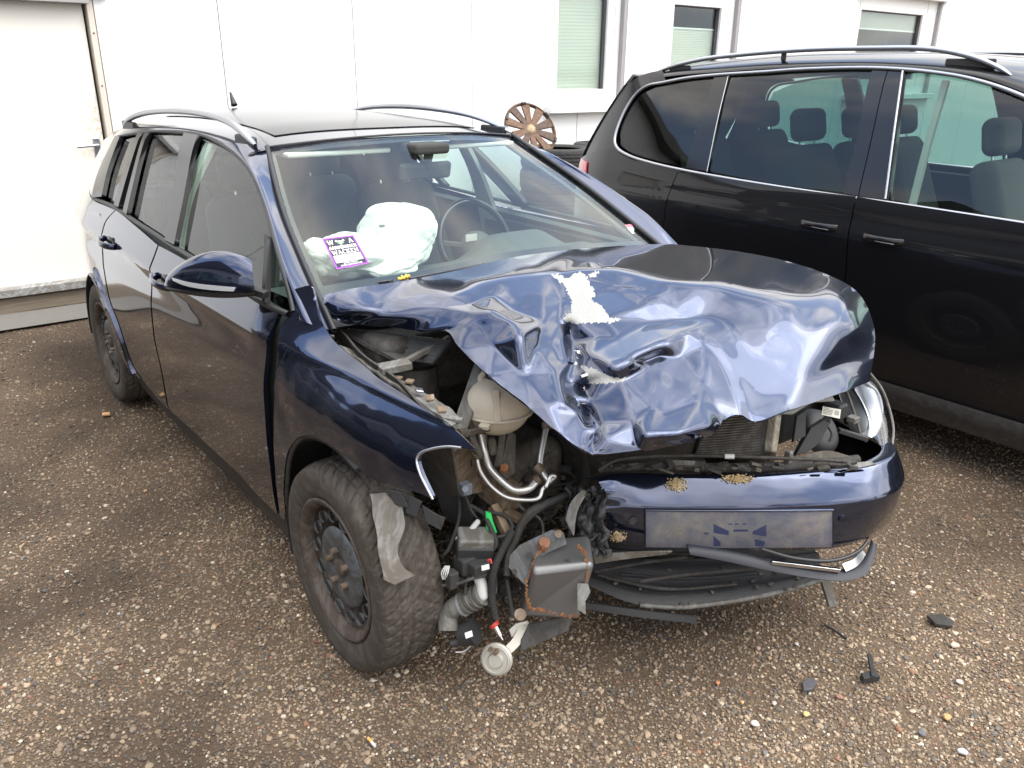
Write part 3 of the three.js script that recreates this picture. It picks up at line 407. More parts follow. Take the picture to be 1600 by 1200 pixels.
// lower grille frame hanging loose: glossy blade, bright strip, corner bezel
{
  const y = (l, h) => l.map(([a, b, c]) => on(a, b, 'y', c ?? h));
  const up = y([[1075, 858, 0.41], [1130, 866, 0.39], [1200, 880, 0.36], [1270, 893, 0.33], [1320, 897, 0.315], [1348, 888, 0.32], [1360, 868, 0.34], [1366, 850, 0.36]]);
  const lo = y([[1078, 866, 0.395], [1130, 876, 0.372], [1200, 891, 0.342], [1270, 904, 0.317], [1320, 908, 0.302], [1351, 898, 0.308], [1364, 874, 0.33], [1369, 850, 0.355]]);
  const A = poly(up, 50), B = poly(lo, 50);
  const grille = mesh('lower_grille_blade', sheet([A.map(p => p.clone().add(V(0.012, 0.002, -0.015))), A, B], 0.004, 1), std(0.012, 0.013, 0.02, 0.55), car, 'glossy lower grille blade hanging below the bumper');
  mesh('bright_strip', bar(on(1205, 878, 'y', 0.365), on(1312, 891, 'y', 0.33), 0.012, 0.012), M.chrome, grille);
  mesh('corner_bezel', sheet([poly(y([[1322, 893, 0.325], [1340, 884, 0.33], [1353, 866, 0.345]]), 14), poly(y([[1316, 881, 0.34], [1334, 873, 0.35], [1346, 858, 0.36]]), 14)], 0.006), M.satin, grille);
  mesh('grille_arm', tube(y([[1190, 858, 0.4], [1240, 872, 0.385], [1300, 876, 0.375], [1340, 862, 0.375], [1356, 846, 0.385]]), 0.006, 40, 8), M.trim, grille);
  // splash tray and lip
  const tr = coons(y([[918, 915, 0.2], [1000, 945, 0.17], [1120, 942, 0.18], [1220, 925, 0.2], [1290, 905, 0.22]]), y([[925, 865, 0.28], [1000, 862, 0.3], [1150, 866, 0.3], [1300, 872, 0.3]]), y([[918, 915, 0.2], [922, 890, 0.24], [925, 865, 0.28]]), y([[1290, 905, 0.22], [1300, 872, 0.3]]), 50, 14, (q, u, v) => q.add(V(0.1 * v, 0.012 * Math.sin(v * 18), -0.14 * v)));
  const tray = mesh('splash_tray', sheet(tr, 0.005), M.plastic, car);
  mesh('tray_lip', tube(y([[1000, 946, 0.17], [1060, 949, 0.172], [1120, 943, 0.18], [1180, 933, 0.19], [1230, 922, 0.2], [1285, 906, 0.22]]), 0.008, 60, 6), M.greyPlastic, tray);
  mesh('spoiler_strip', sheet([poly(y([[905, 938, 0.19], [1000, 952, 0.175], [1088, 962, 0.165]]), 30), poly(y([[908, 948, 0.17], [1000, 963, 0.155], [1087, 972, 0.145]]), 30)], 0.012), M.plastic, car);
  for (let k = 0; k < 7; k++) { const a = tr[2 + (k % 6) * 2], i0 = 2 + (k * 5) % 14, i1 = 28 + (k * 7) % 20; mesh('tray_slat', tube([a[i0], a[(i0 + i1) >> 1], a[i1]].map(p => p.clone().add(V(0, 0.012, 0.004))), 0.005, 20, 6), k % 3 ? M.plastic : M.dustyBlack, tray); }
  { seed = 808; const L = []; for (let k = 0; k < 60; k++) { const r = tr[Math.floor(rnd() * 13)], p = r[Math.floor(rnd() * 48)].clone(); const g = new THREE.IcosahedronGeometry(rr(0.003, 0.009), 0); g.scale(1.6, 0.5, 1); g.rotateY(rnd() * 6); g.translate(p.x, p.y + 0.006, p.z); L.push(g); } mesh('grit', L, M.dusty, tray); }
  mesh('tray_rib', [tube(y([[930, 893, 0.25], [1000, 880, 0.29], [1075, 870, 0.33]]), 0.006, 30, 6), tube(y([[1000, 908, 0.24], [1080, 897, 0.26], [1180, 888, 0.27]]), 0.007, 30, 6)], M.dustyBlack, tray);
  mesh('tray_bracket', slab([on(1284, 908, 'y', 0.22), on(1301, 908, 'y', 0.22), on(1308, 946, 'y', 0.14), on(1297, 948, 'y', 0.14)], V(-0.4, 0.3, 0.85), 0.012), M.greyPlastic, tray);
}
// ---- the remaining headlamp
{
  const y = l => l.map(([a, b, c]) => on(a, b, 'y', c));
  const inn = y([[1347, 684, 0.605], [1338, 655, 0.65], [1328, 625, 0.70], [1320, 600, 0.745], [1330, 588, 0.775]]);
  const out = y([[1394, 697, 0.595], [1396, 670, 0.63], [1390, 640, 0.675], [1378, 608, 0.735], [1357, 580, 0.79]]);
  const LG = coons(y([[1347, 684, 0.605], [1370, 692, 0.60], [1394, 697, 0.595]]), y([[1330, 588, 0.775], [1345, 582, 0.785], [1357, 580, 0.79]]), inn, out, 20, 30, (q, u, v) => q.add(V(-0.02 * Math.sin(u * Math.PI), 0.006 * Math.sin(u * Math.PI), 0.03 * Math.sin(u * Math.PI))));
  const lamp = mesh('headlamp', gridGeo(LG), M.clear, car, 'clear headlamp lens still mounted beside the bonnet');
  const back = LG.map((r, j) => r.map((p, i) => p.clone().add(V(0.03, 0, -0.06 - 0.03 * Math.sin(i / 19 * Math.PI * 2) * Math.sin(j / 29 * Math.PI)))));
  mesh('lamp_reflector', gridGeo(back), std(0.3, 0.31, 0.33, 0.3, 0.7), lamp);
  mesh('lamp_housing', sheet([back[0], back[29]].map((r, k) => r.map(p => p.clone().add(V(0.05, k ? 0.01 : -0.01, -0.05)))), 0.02), M.plastic, lamp);
  mesh('lamp_divider', [sheet([poly(y([[1352, 690, 0.6], [1358, 660, 0.64], [1350, 635, 0.68], [1334, 606, 0.735]]), 20), poly(y([[1352, 690, 0.6], [1358, 660, 0.64], [1350, 635, 0.68], [1334, 606, 0.735]]).map(p => p.add(V(0.03, 0, -0.05))), 20)], 0.004), tube(y([[1372, 650, 0.655], [1385, 652, 0.65], [1380, 620, 0.71], [1352, 596, 0.765]]).map(p => p.add(V(0.012, 0, -0.025))), 0.006, 30, 6)], M.satin, lamp);
  mesh('lamp_edge', tube([...y([[1349, 686, 0.603]]), ...inn], 0.005, 40, 6), M.dusty, lamp);
  mesh('lamp_edge', tube(out, 0.004, 40, 6), M.greyPlastic, lamp);
}

// ================================================================ wheels (axis along x, outer face towards -x)
const treadH = (a, w) => {                                                     // a: angle, w: -1..1 across the tread; 1 on a block, 0 in a groove
  const v = Math.abs(w), k = (a * 52 / (2 * Math.PI) + v * 1.6) % 1;
  if (v > 0.16 && v < 0.24) return 0.1; if (v > 0.56 && v < 0.63) return 0.15;
  if (k < 0.16) return 0.1; const s = (k * 5) % 1; return s < 0.18 ? 0.72 : 1;
};
function tyreGeo(R = 0.32, Wd = 0.2, r = 0.2, NA = 420) {
  const prof = []; const hw = Wd / 2;
  const sw = [[r, -hw * 0.82], [r + 0.012, -hw * 0.93], [r + 0.03, -hw * 0.98], [(R + r) / 2, -hw * 1.02], [R - 0.035, -hw * 0.99], [R - 0.018, -hw * 0.93]];
  const g = [];
  for (let i = 0; i <= NA; i++) { const a = i / NA * Math.PI * 2, row = [];
    const P = (rad_, x) => row.push(V(x, Math.sin(a) * rad_, Math.cos(a) * rad_));
    for (const [q, x] of sw) P(q + (q > R - 0.04 ? 0.003 * (treadH(a, 0.8) > 0.5) : 0) + 0.0012 * Math.sin(q * 900), x);
    for (let k = 0; k <= 34; k++) { const w = k / 17 - 1; const crown = R - 0.012 * w * w * w * w; P(crown - 0.0065 * (1 - treadH(a, w)), w * hw * 0.86); }
    for (const [q, x] of sw.slice().reverse()) P(q, -x);
    g.push(row); }
  return gridGeo(g);
}
function wheel(name, center, R, parent, opt = {}) {
  const w = new THREE.Group(); w.name = name; w.position.copy(center); parent.add(w); if (opt.turn) w.rotation.y = opt.turn; if (opt.spin) w.rotation.x = opt.spin; if (opt.label) w.userData.label = opt.label;
  mesh('tyre', opt.tyre || tyreGeo(R, 0.2, R * 0.635), M.tyre, w);
  const r = R * 0.664;
  mesh('rim', lathe([[r - 0.035, 0.08], [r - 0.03, -0.03], [r - 0.016, -0.05], [r - 0.014, -0.078], [r + 0.004, -0.084], [r + 0.006, -0.094], [r - 0.001, -0.096], [r - 0.008, -0.09], [r - 0.02, -0.084], [r - 0.022, -0.06]], 64, 'x'), M.lip, w);
  const s = new THREE.Shape(); s.absarc(0, 0, r - 0.014, 0, 7); for (let k = 0; k < (opt.holes || 14); k++) { const a = k / (opt.holes || 14) * Math.PI * 2, h = new THREE.Path(); h.absellipse(Math.cos(a) * r * 0.745, Math.sin(a) * r * 0.745, 0.0225, 0.0175, 0, Math.PI * 2, true, a + Math.PI / 2); s.holes.push(h); }
  const disc = new THREE.ExtrudeGeometry(s, { depth: 0.005, bevelEnabled: true, bevelSize: 0.002, bevelThickness: 0.002, bevelSegments: 1, curveSegments: 20 }); disc.rotateY(-Math.PI / 2); disc.translate(-0.064, 0, 0);
  const dome = lathe([[0.125, 0.062], [0.122, 0.069], [0.11, 0.074], [0.085, 0.076], [0.06, 0.073], [0.034, 0.067], [0.03, 0.063], [0.004, 0.062]], 48, '-x');
  mesh('wheel_disc', merge([disc, dome]), M.steel, w);
  mesh('hub_cap', lathe([[0.03, 0.05], [0.028, 0.074], [0.02, 0.08], [0, 0.082]], 24, '-x'), M.lip, w);
  for (let k = 0; k < 5; k++) { const a = k / 5 * Math.PI * 2 + 0.5, b = cyl(V(-0.065, Math.sin(a) * 0.056, Math.cos(a) * 0.056), V(-0.09, Math.sin(a) * 0.056, Math.cos(a) * 0.056), 0.0115, 0.0105, 6); mesh('wheel_bolt', b, M.bolt, w); }
  mesh('brake_drum', cyl(V(0.02, 0, 0), V(0.06, 0, 0), r * 0.8, r * 0.8, 32), M.rubber, w);
  return w;
}
const tg = tyreGeo(0.322, 0.2, 0.214);
const fw0 = wheel('front_wheel', V(-0.775, 0.322, -0.02), 0.322, car, { tyre: tg, label: 'muddy front wheel with black steel rim and winter tyre' });
wheel('rear_wheel', V(-0.765, 0.322, -2.645), 0.322, car, { tyre: tg, spin: 0.9 });
{ const a = wheel('front_wheel', V(0.775, 0.322, -0.02), 0.322, car, { tyre: tg }); a.rotation.y = Math.PI; const b = wheel('rear_wheel', V(0.765, 0.322, -2.645), 0.322, car, { tyre: tg }); b.rotation.y = Math.PI; }

// ================================================================ opened engine bay and torn front corner
const Y = l => l.map(([a, b, c]) => on(a, b, 'y', c));
const Z = l => l.map(([a, b, c]) => on(a, b, 'z', c));
const bay = (n, g, m, label) => mesh(n, g, m, car, label);
// dark bulk: bulkhead, inner wings, engine, gearbox
bay('bulkhead', [box(1.42, 0.62, 0.04, 0, 0.66, -0.30, 0.01), box(1.3, 0.2, 0.3, 0, 0.86, -0.22, 0.03)], M.dustyBlack);
bay('engine_block', [box(0.62, 0.42, 0.42, 0.18, 0.62, 0.06, 0.05), box(0.5, 0.1, 0.34, 0.2, 0.87, 0.06, 0.03), box(0.4, 0.3, 0.3, 0.3, 0.45, 0.1, 0.05)], M.dustyBlack);
bay('gearbox', [box(0.3, 0.3, 0.36, -0.28, 0.47, 0.0, 0.06), cyl(V(-0.4, 0.42, 0.02), V(-0.3, 0.42, 0.02), 0.11, 0.15)], M.dusty);
for (const s of [-1, 1]) bay('inner_wing', sheet(coons([V(s * 0.62, 0.35, -0.34), V(s * 0.62, 0.62, 0.28)], [V(s * 0.7, 0.99, -0.34), V(s * 0.69, 0.86, 0.33)], [V(s * 0.62, 0.35, -0.34), V(s * 0.7, 0.99, -0.34)], [V(s * 0.62, 0.62, 0.28), V(s * 0.69, 0.86, 0.33)], 20, 12, q => { q.x -= s * 0.02 * Math.sin(q.z * 20) * 0.4; return q; }), 0.006), M.dustyBlack);
bay('strut_tower', [cyl(V(-0.55, 0.6, -0.1), V(-0.53, 0.86, -0.12), 0.11, 0.09, 24), cyl(V(-0.53, 0.86, -0.12), V(-0.53, 0.88, -0.12), 0.045, 0.04, 16)], M.dustyBlack);
// cowl grille under the bonnet edge
{ const g = []; for (let j = 0; j <= 10; j++) { const row = []; for (let i = 0; i <= 40; i++) row.push(on(lerp(545, 705, i / 40) - j * 3, lerp(512, 532, i / 40) + j * 3.6, 'y', 0.965 - j * 0.006 - 0.0016 * (i % 2) - 0.0016 * (j % 2))); g.push(row); } bay('cowl_grille', sheet(g, 0.006, -1), M.plastic);
  bay('cowl_panel', sheet([poly(Y([[512, 500, 0.97], [560, 530, 0.95], [620, 562, 0.93]]), 20), poly(Y([[540, 505, 0.965], [590, 540, 0.93], [650, 560, 0.92], ]), 20)], 0.01), M.dustyBlack);
  bay('cowl_bracket', [bar(...Y([[632, 566, 0.92], [702, 528, 0.95]]), 0.016, 0.016), bar(...Y([[592, 578, 0.915], [640, 568, 0.92]]), 0.05, 0.022)], M.greyPlastic); }
// dusty flange the wing bolts to, with scraped clips
{ const a = Y([[530, 538, 0.95], [580, 574, 0.92], [630, 608, 0.895], [680, 642, 0.87], [706, 662, 0.86]]), b = Y([[560, 545, 0.93], [615, 580, 0.905], [650, 600, 0.885], [700, 630, 0.865], [722, 650, 0.85]]);
  bay('wing_flange', sheet([poly(a, 30), poly(b, 30)].map((r, j) => r.map((p, i) => p.clone().add(V(0, (j ? -0.012 : -0.006) + 0.004 * (i % 5 < 2), 0)))), 0.006), M.greyPlastic);
  for (const [x, y, w] of [[640, 596, 0.03], [655, 610, 0.034], [672, 622, 0.03], [690, 640, 0.034], [622, 590, 0.026], [600, 570, 0.03]]) { const p = on(x, y, 'y', 0.893); const g = new RoundedBoxGeometry(w, 0.008, 0.022, 1, 0.003); g.rotateY(0.9 + rr(-0.3, 0.3)); g.rotateZ(rr(-0.25, 0.25)); g.translate(p.x, p.y, p.z); bay('clip', g, rnd() < 0.5 ? M.satin : M.tan); } }
// flat stay bar
bay('stay_bar', [slab(Y([[742, 568, 0.90], [760, 578, 0.895], [716, 652, 0.86], [704, 660, 0.855], [693, 650, 0.86]]), V(-0.4, 0.75, 0.5), 0.008, 0.002), bar(...Y([[690, 652, 0.857], [722, 657, 0.852]]), 0.02, 0.01)], M.greyPlastic);
// coolant tank
{
  const c = on(777, 632, 'y', 0.79), g = new THREE.SphereGeometry(0.104, 40, 28); g.scale(1, 0.84, 0.92); const p = g.attributes.position; for (let i = 0; i < p.count; i++) { const x = p.getX(i), y = p.getY(i), z = p.getZ(i); const f = 1 + 0.02 * Math.sin(Math.atan2(z, x) * 6) * (y > 0 ? 1 : 0.3) + (Math.abs(y + 0.012) < 0.006 ? 0.04 : 0); p.setXYZ(i, x * f, y, z * f); } g.computeVertexNormals(); g.translate(c.x, c.y, c.z);
  const tank = bay('coolant_tank', g, M.tank, 'cream round coolant tank in the open engine bay');
  mesh('tank_seam', new THREE.TorusGeometry(0.1035, 0.0045, 8, 60).rotateX(Math.PI / 2).translate(c.x, c.y - 0.012, c.z), M.tank, tank);
  mesh('tank_rib', [bar(c.clone().add(V(-0.05, 0.075, 0.055)), c.clone().add(V(-0.062, -0.01, 0.082)), 0.02, 0.012), bar(c.clone().add(V(-0.085, -0.02, 0.06)), c.clone().add(V(-0.1, -0.024, 0.068)), 0.03, 0.012)], M.tank, tank);
  mesh('tank_cap', lathe([[0, 0.045], [0.045, 0.045], [0.05, 0.04], [0.05, 0], [0.03, 0]], 32).translate(c.x + 0.02, c.y + 0.075, c.z - 0.005), M.rubber, tank);
  mesh('tank_neck', tube(Y([[757, 610, 0.84], [752, 590, 0.87], [765, 580, 0.885], [785, 580, 0.885]]), 0.011, 20, 10), M.tank, tank);
  mesh('tank_bracket', [bar(...Y([[728, 677, 0.77], [772, 668, 0.745]]), 0.012, 0.014), cyl(...Y([[716, 678, 0.775], [728, 676, 0.77]]), 0.014)], M.dusty, tank);
}
// aluminium air conditioning pipes
bay('coolant_pipe', tubeCap(Y([[752, 682, 0.72], [756, 702, 0.69], [765, 730, 0.64], [785, 752, 0.61], [806, 766, 0.59], [826, 764, 0.595], [838, 752, 0.61]]), 0.0105, 12), M.alu, 'bent bare aluminium pipe in the torn corner');
bay('coolant_pipe', tubeCap(Y([[744, 712, 0.68], [750, 735, 0.64], [765, 757, 0.60], [790, 776, 0.57], [815, 781, 0.565], [842, 778, 0.57], [848, 764, 0.59], [862, 750, 0.61], [867, 745, 0.62], [862, 743, 0.625], [853, 760, 0.6]]), 0.0062, 10), M.alu);
bay('coolant_pipe', [tubeCap(Y([[855, 662, 0.74], [849, 690, 0.70], [844, 728, 0.645], [850, 742, 0.625], [858, 752, 0.61]]), 0.0085, 12)], M.alu);
bay('pipe_fitting', [cyl(...Y([[854, 660, 0.745], [855, 670, 0.73]]), 0.015), cyl(...Y([[839, 728, 0.645], [848, 738, 0.632]]), 0.014), cyl(...Y([[834, 752, 0.61], [842, 748, 0.615]]), 0.014), cyl(...Y([[740, 706, 0.685], [748, 718, 0.67]]), 0.011), cyl(...Y([[753, 678, 0.725], [755, 692, 0.7]]), 0.013)], M.bolt);
bay('dark_pipe', [tubeCap(Y([[732, 655, 0.77], [740, 690, 0.72], [750, 712, 0.68]]), 0.011, 10), tubeCap(Y([[768, 690, 0.7], [770, 705, 0.68]]), 0.013)], M.dusty);
// engine mount channel with rusty bolt
bay('mount_channel', [slab(Y([[781, 680, 0.71], [790, 674, 0.715], [785, 730, 0.635], [774, 732, 0.635]]), V(-0.5, 0.3, 0.8), 0.03), slab(Y([[795, 672, 0.72], [806, 680, 0.71], [808, 745, 0.62], [796, 755, 0.605], [783, 742, 0.62]]), V(-0.5, 0.3, 0.8), 0.03)], M.dusty);
bay('mount_bolt', cyl(...Y([[789, 734, 0.64], [788, 730, 0.655]]), 0.013, 0.012, 8), M.rust);
// longitudinal member, dusty tan
bay('chassis_rail', bar(...Y([[745, 738, 0.55], [800, 782, 0.53]]), 0.07, 0.09), M.tan);
bay('chassis_brace', [bar(...Y([[790, 800, 0.5], [820, 815, 0.49]]), 0.03, 0.02), bar(...Y([[770, 790, 0.53], [800, 850, 0.45]]), 0.025, 0.03)], M.tan);
// crash box: bent grey steel can with rusty edges on its bracket plate
{
  const c = on(868, 905, 'y', 0.38); const g = new RoundedBoxGeometry(0.165, 0.185, 0.13, 6, 0.016); const p = g.attributes.position; for (let i = 0; i < p.count; i++) { const x = p.getX(i), y = p.getY(i), z = p.getZ(i); p.setX(i, x * (1 - 0.1 * (y < 0 ? -y * 5 : 0)) + 0.012 * Math.sin(y * 30)); p.setZ(i, z + 0.014 * Math.cos(y * 26 + x * 12) + (Math.abs(x + 0.01) < 0.02 ? -0.012 : 0)); p.setY(i, y + 0.02 * x / 0.08 * 0.5); } g.computeVertexNormals(); g.rotateY(-rad(38)); g.rotateX(0.12); g.translate(c.x, c.y, c.z);
  const cb = bay('crash_box', g, std(0.17, 0.17, 0.17, 0.38, 0.6), 'bent grey steel crash box with rusty edges');
  const F = (x, y, d = 0.0) => { const q = dep(x, y, c.clone().sub(CAM).dot(cd) - 0.075 - d); return q; };
  { const L = []; seed = 55; for (const path of [[[851, 855], [838, 868], [830, 890], [823, 912], [824, 940], [829, 952]], [[902, 852], [914, 866], [919, 890], [916, 908]], [[826, 950], [850, 954], [880, 962], [905, 962]]]) { const c2 = new THREE.CatmullRomCurve3(path.map(([x, y]) => F(x, y, 0.004))); for (let k = 0; k < 150; k++) { const q = c2.getPoint(rnd()), r = rr(0.0008, 0.0026) * (rnd() < 0.12 ? 1.8 : 1); const g = new THREE.IcosahedronGeometry(r, 0); g.scale(rr(0.7, 1.5), rr(0.7, 2.2), 0.35); g.rotateZ(rr(-1, 1)); g.translate(q.x + rr(-0.004, 0.004), q.y + rr(-0.004, 0.004), q.z); L.push(g); } } mesh('rust_flakes', L, M.rust, cb, 'orange rust along the edges'); }
  mesh('bracket_plate', slab([F(797, 868, -0.03), F(812, 852, -0.03), F(845, 836, -0.03), F(862, 828, -0.03), F(880, 832, -0.03), F(885, 850, -0.03), F(850, 866, -0.03), F(833, 885, -0.03), F(822, 915, -0.03), F(812, 905, -0.03), F(795, 886, -0.03)], ray(840, 870).negate(), 0.004, 0.001), M.steel, cb);
  mesh('bracket_hole', [cyl(F(827, 867, -0.02), F(827, 867, 0.0).lerp(F(827, 867, -0.02), 0.2), 0.008), cyl(F(804, 893, -0.02), F(804, 893, -0.018), 0.007), cyl(F(888, 874, -0.005), F(888, 874, 0.006), 0.0045)], M.rubber, cb);
  mesh('rusty_bolt', cyl(F(848, 854, -0.03), F(851, 847, 0.0), 0.017, 0.015, 12), std(0.3, 0.15, 0.1, 0.85, 0, { map: dirtT }), cb);
  mesh('steel_bolt', [cyl(F(873, 834, -0.03), F(873, 834, -0.005), 0.011, 0.011, 12), cyl(F(811, 962, 0), F(813, 960, 0.02), 0.017, 0.016, 12)], M.bolt, cb);
  mesh('torn_flange', slab([F(902, 912, 0), F(918, 912, 0.01), F(922, 925, 0.01), F(914, 940, 0.01), F(915, 960, 0.01), F(903, 952, 0)], ray(910, 930).negate(), 0.003, 0.001), M.greyPlastic, cb);
  mesh('under_plate', slab(Y([[815, 1000, 0.2], [830, 975, 0.25], [895, 962, 0.25], [885, 985, 0.2], [850, 1000, 0.18], [812, 1018, 0.17]]), V(-0.4, 0.6, 0.7), 0.006), M.dustyBlack, cb);
}
// horn on its bent bracket
{
  const c = on(776, 1030, 'y', 0.165), ax = V(-0.75, 0.35, 0.55).normalize(); const q = new THREE.Quaternion().setFromUnitVectors(V(0, 1, 0), ax);
  const g = merge([new THREE.CylinderGeometry(0.0455, 0.0455, 0.007, 44), new THREE.CylinderGeometry(0.041, 0.046, 0.005, 44).translate(0, 0.006, 0), new THREE.CylinderGeometry(0.019, 0.023, 0.009, 32).translate(0, 0.0125, 0), new THREE.CylinderGeometry(0.042, 0.028, 0.014, 44).translate(0, -0.0105, 0), new THREE.TorusGeometry(0.036, 0.0022, 8, 44).rotateX(Math.PI / 2).translate(0, 0.0085, 0)]); g.applyQuaternion(q); g.translate(c.x, c.y, c.z);
  const horn = bay('horn', g, M.bright, 'pale round horn hanging from its metal bracket');
  mesh('horn_bracket', sheet([[[788, 1012], [798, 1002], [806, 990], [812, 978], [826, 972]], [[798, 1022], [810, 1010], [820, 998], [824, 990], [830, 984]]].map(l => poly(Y(l.map(([a, b]) => [a, b, lerp(0.17, 0.225, (1022 - b) / 50)])), 16)), 0.003), M.bright, horn);
  mesh('horn_tab', slab(Y([[796, 984, 0.21], [806, 974, 0.22], [824, 970, 0.23], [827, 976, 0.225], [812, 992, 0.2], [800, 996, 0.2]]), V(-0.5, 0.5, 0.7), 0.004), M.bright, horn);
  mesh('horn_terminal', [cyl(c.clone().addScaledVector(ax, 0.0).add(V(0.0, 0.028, 0)), c.clone().addScaledVector(ax, 0.02).add(V(0.0, 0.028, 0)), 0.007), cyl(c.clone().add(V(-0.006, 0.03, -0.016)), c.clone().addScaledVector(ax, 0.018).add(V(-0.006, 0.03, -0.016)), 0.006)], M.bolt, horn);
}
bay('red_ring_plug', [cyl(...Y([[771, 974, 0.235], [775, 979, 0.228]]), 0.016, 0.014)], M.red);
bay('silver_stud', [cyl(...Y([[774, 979, 0.228], [781, 993, 0.205]]), 0.009, 0.008), cyl(...Y([[781, 993, 0.205], [785, 1000, 0.193]]), 0.005, 0.004)], M.chrome);
bay('pump', [cyl(...Y([[722, 992, 0.215], [742, 986, 0.235]]), 0.034, 0.037, 32), cyl(...Y([[704, 1006, 0.2], [722, 1000, 0.21]]), 0.012, 0.014)], M.plastic, 'black electric pump with a small white label');
bay('pump_label', slab(Y([[726, 989, 0.25], [737, 985, 0.256], [739, 994, 0.243], [728, 998, 0.237]]).map(p => p.addScaledVector(ray(732, 990), -0.03)), ray(732, 990).negate(), 0.001, 0), M.white);
bay('pump_loop', tube(Y([[712, 1019, 0.17], [724, 1018, 0.172], [736, 1008, 0.19], [742, 994, 0.21]]), 0.003, 24, 6), M.alu);
{ const L = []; for (let k = 0; k < 9; k++) { const t = k / 8; const a = on(lerp(722, 752, t), lerp(945, 928, t), 'y', lerp(0.3, 0.335, t)); const b = on(lerp(722, 752, t) + 2, lerp(945, 928, t) - 1, 'y', lerp(0.3, 0.335, t) + 0.003); L.push(cyl(a, b, 0.034 - 0.004 * (k % 2), 0.034 - 0.004 * (k % 2), 24)); } bay('ribbed_boot', [...L, tube(Y([[700, 985, 0.235], [701, 960, 0.27], [712, 948, 0.295], [725, 942, 0.305]]), 0.028, 24, 14)], M.greyPlastic, 'grey ribbed air hose boot'); }
bay('white_elbow_tube', [tubeCap(Y([[738, 886, 0.405], [745, 896, 0.39], [752, 912, 0.365], [754, 930, 0.335]]), 0.0165, 14)], M.white, 'white elbow hose in the torn corner');
bay('hose_stub', tubeCap(Y([[716, 842, 0.475], [732, 832, 0.49], [746, 816, 0.515]]), 0.0085, 10), M.white);
bay('control_module', [box(0.105, 0.075, 0.07, 0, 0, 0, 0.008).rotateY(-0.55).rotateX(0.15).translate(...on(741, 862, 'y', 0.44).toArray())], M.plastic, 'control module box with grey lid');
bay('module_lid', [box(0.1, 0.03, 0.07, 0, 0.04, 0, 0.008).rotateY(-0.55).rotateX(0.15).translate(...on(741, 858, 'y', 0.445).toArray())], M.greyPlastic);
bay('module_label', slab(Y([[752, 884, 0.43], [764, 881, 0.435], [765, 889, 0.423], [753, 892, 0.418]]).map(p => p.addScaledVector(ray(758, 886), -0.03)), ray(758, 886).negate(), 0.001, 0), M.white);
bay('module_connector', [box(0.05, 0.05, 0.05, ...on(727, 880, 'y', 0.42).toArray(), 0.006), box(0.06, 0.035, 0.05, ...on(748, 884, 'y', 0.42).toArray(), 0.006), box(0.03, 0.05, 0.03, ...on(706, 905, 'y', 0.4).toArray(), 0.005)], M.rubber);
bay('green_clip', [slab(Y([[760, 802, 0.545], [766, 804, 0.54], [770, 820, 0.52], [776, 836, 0.495], [766, 841, 0.49], [762, 828, 0.505]]), V(-0.5, 0.2, 0.8), 0.014, 0.003)], M.green, 'bright green plastic clip');
bay('wire_connector', [box(0.032, 0.036, 0.03, ...on(727, 763, 'y', 0.57).toArray(), 0.004), cyl(...Y([[727, 763, 0.58], [727, 764, 0.592]]), 0.009)], std(0.2, 0.22, 0.26, 0.5), 'grey wire connector');
bay('white_wires', [0, 1, 2, 3].map(k => tube(Y([[692 + k * 2, 905, 0.4], [690 + k * 3, 895 + k, 0.42], [696 + k * 2, 884, 0.44]]), 0.0022, 16, 6)), M.white);
bay('green_wire', [tube(Y([[762, 876, 0.45], [766, 874, 0.455], [768, 880, 0.445]]), 0.003, 12, 6)], M.red);
// looms and hoses
const cables = [[[905, 690, 0.6], [912, 760, 0.56], [870, 780, 0.55], [826, 802, 0.53], [806, 840, 0.47], [795, 870, 0.44], [793, 900, 0.4]], [[905, 768, 0.56], [860, 784, 0.55], [820, 815, 0.51], [800, 850, 0.45], [788, 880, 0.42]],
  [[800, 830, 0.5], [785, 860, 0.46], [772, 890, 0.42], [769, 930, 0.34], [775, 968, 0.28]], [[715, 760, 0.55], [718, 800, 0.5], [712, 830, 0.47], [700, 860, 0.43], [690, 870, 0.41]], [[760, 800, 0.53], [790, 806, 0.52], [800, 822, 0.5], [790, 836, 0.49], [770, 840, 0.48]],
  [[735, 790, 0.54], [752, 800, 0.53], [765, 812, 0.52]], [[690, 915, 0.38], [715, 912, 0.39], [735, 905, 0.4], [760, 898, 0.4]], [[727, 775, 0.56], [738, 800, 0.53], [750, 815, 0.5]], [[760, 810, 0.53], [775, 850, 0.47], [768, 862, 0.45]], [[726, 930, 0.34], [730, 905, 0.385], [742, 890, 0.4]], [[792, 905, 0.38], [796, 930, 0.34], [802, 965, 0.28]]];
cables.forEach((c, i) => bay('wiring_loom', tube(Y(c), [0.012, 0.009, 0.0085, 0.006, 0.005, 0.006, 0.005, 0.004, 0.007, 0.004, 0.006][i], 48, 8), i % 3 ? M.rubber : M.dustyBlack));
{ const c = new THREE.CatmullRomCurve3(Y(cables[2])); const L = []; for (let k = 0; k < 60; k++) { const p = c.getPoint(k / 60), t = c.getTangent(k / 60); const g = new THREE.TorusGeometry(0.009, 0.0022, 5, 12); g.applyQuaternion(new THREE.Quaternion().setFromUnitVectors(V(0, 0, 1), t)); g.translate(p.x, p.y, p.z); L.push(g); } bay('corrugated_sleeve', L, M.rubber); }
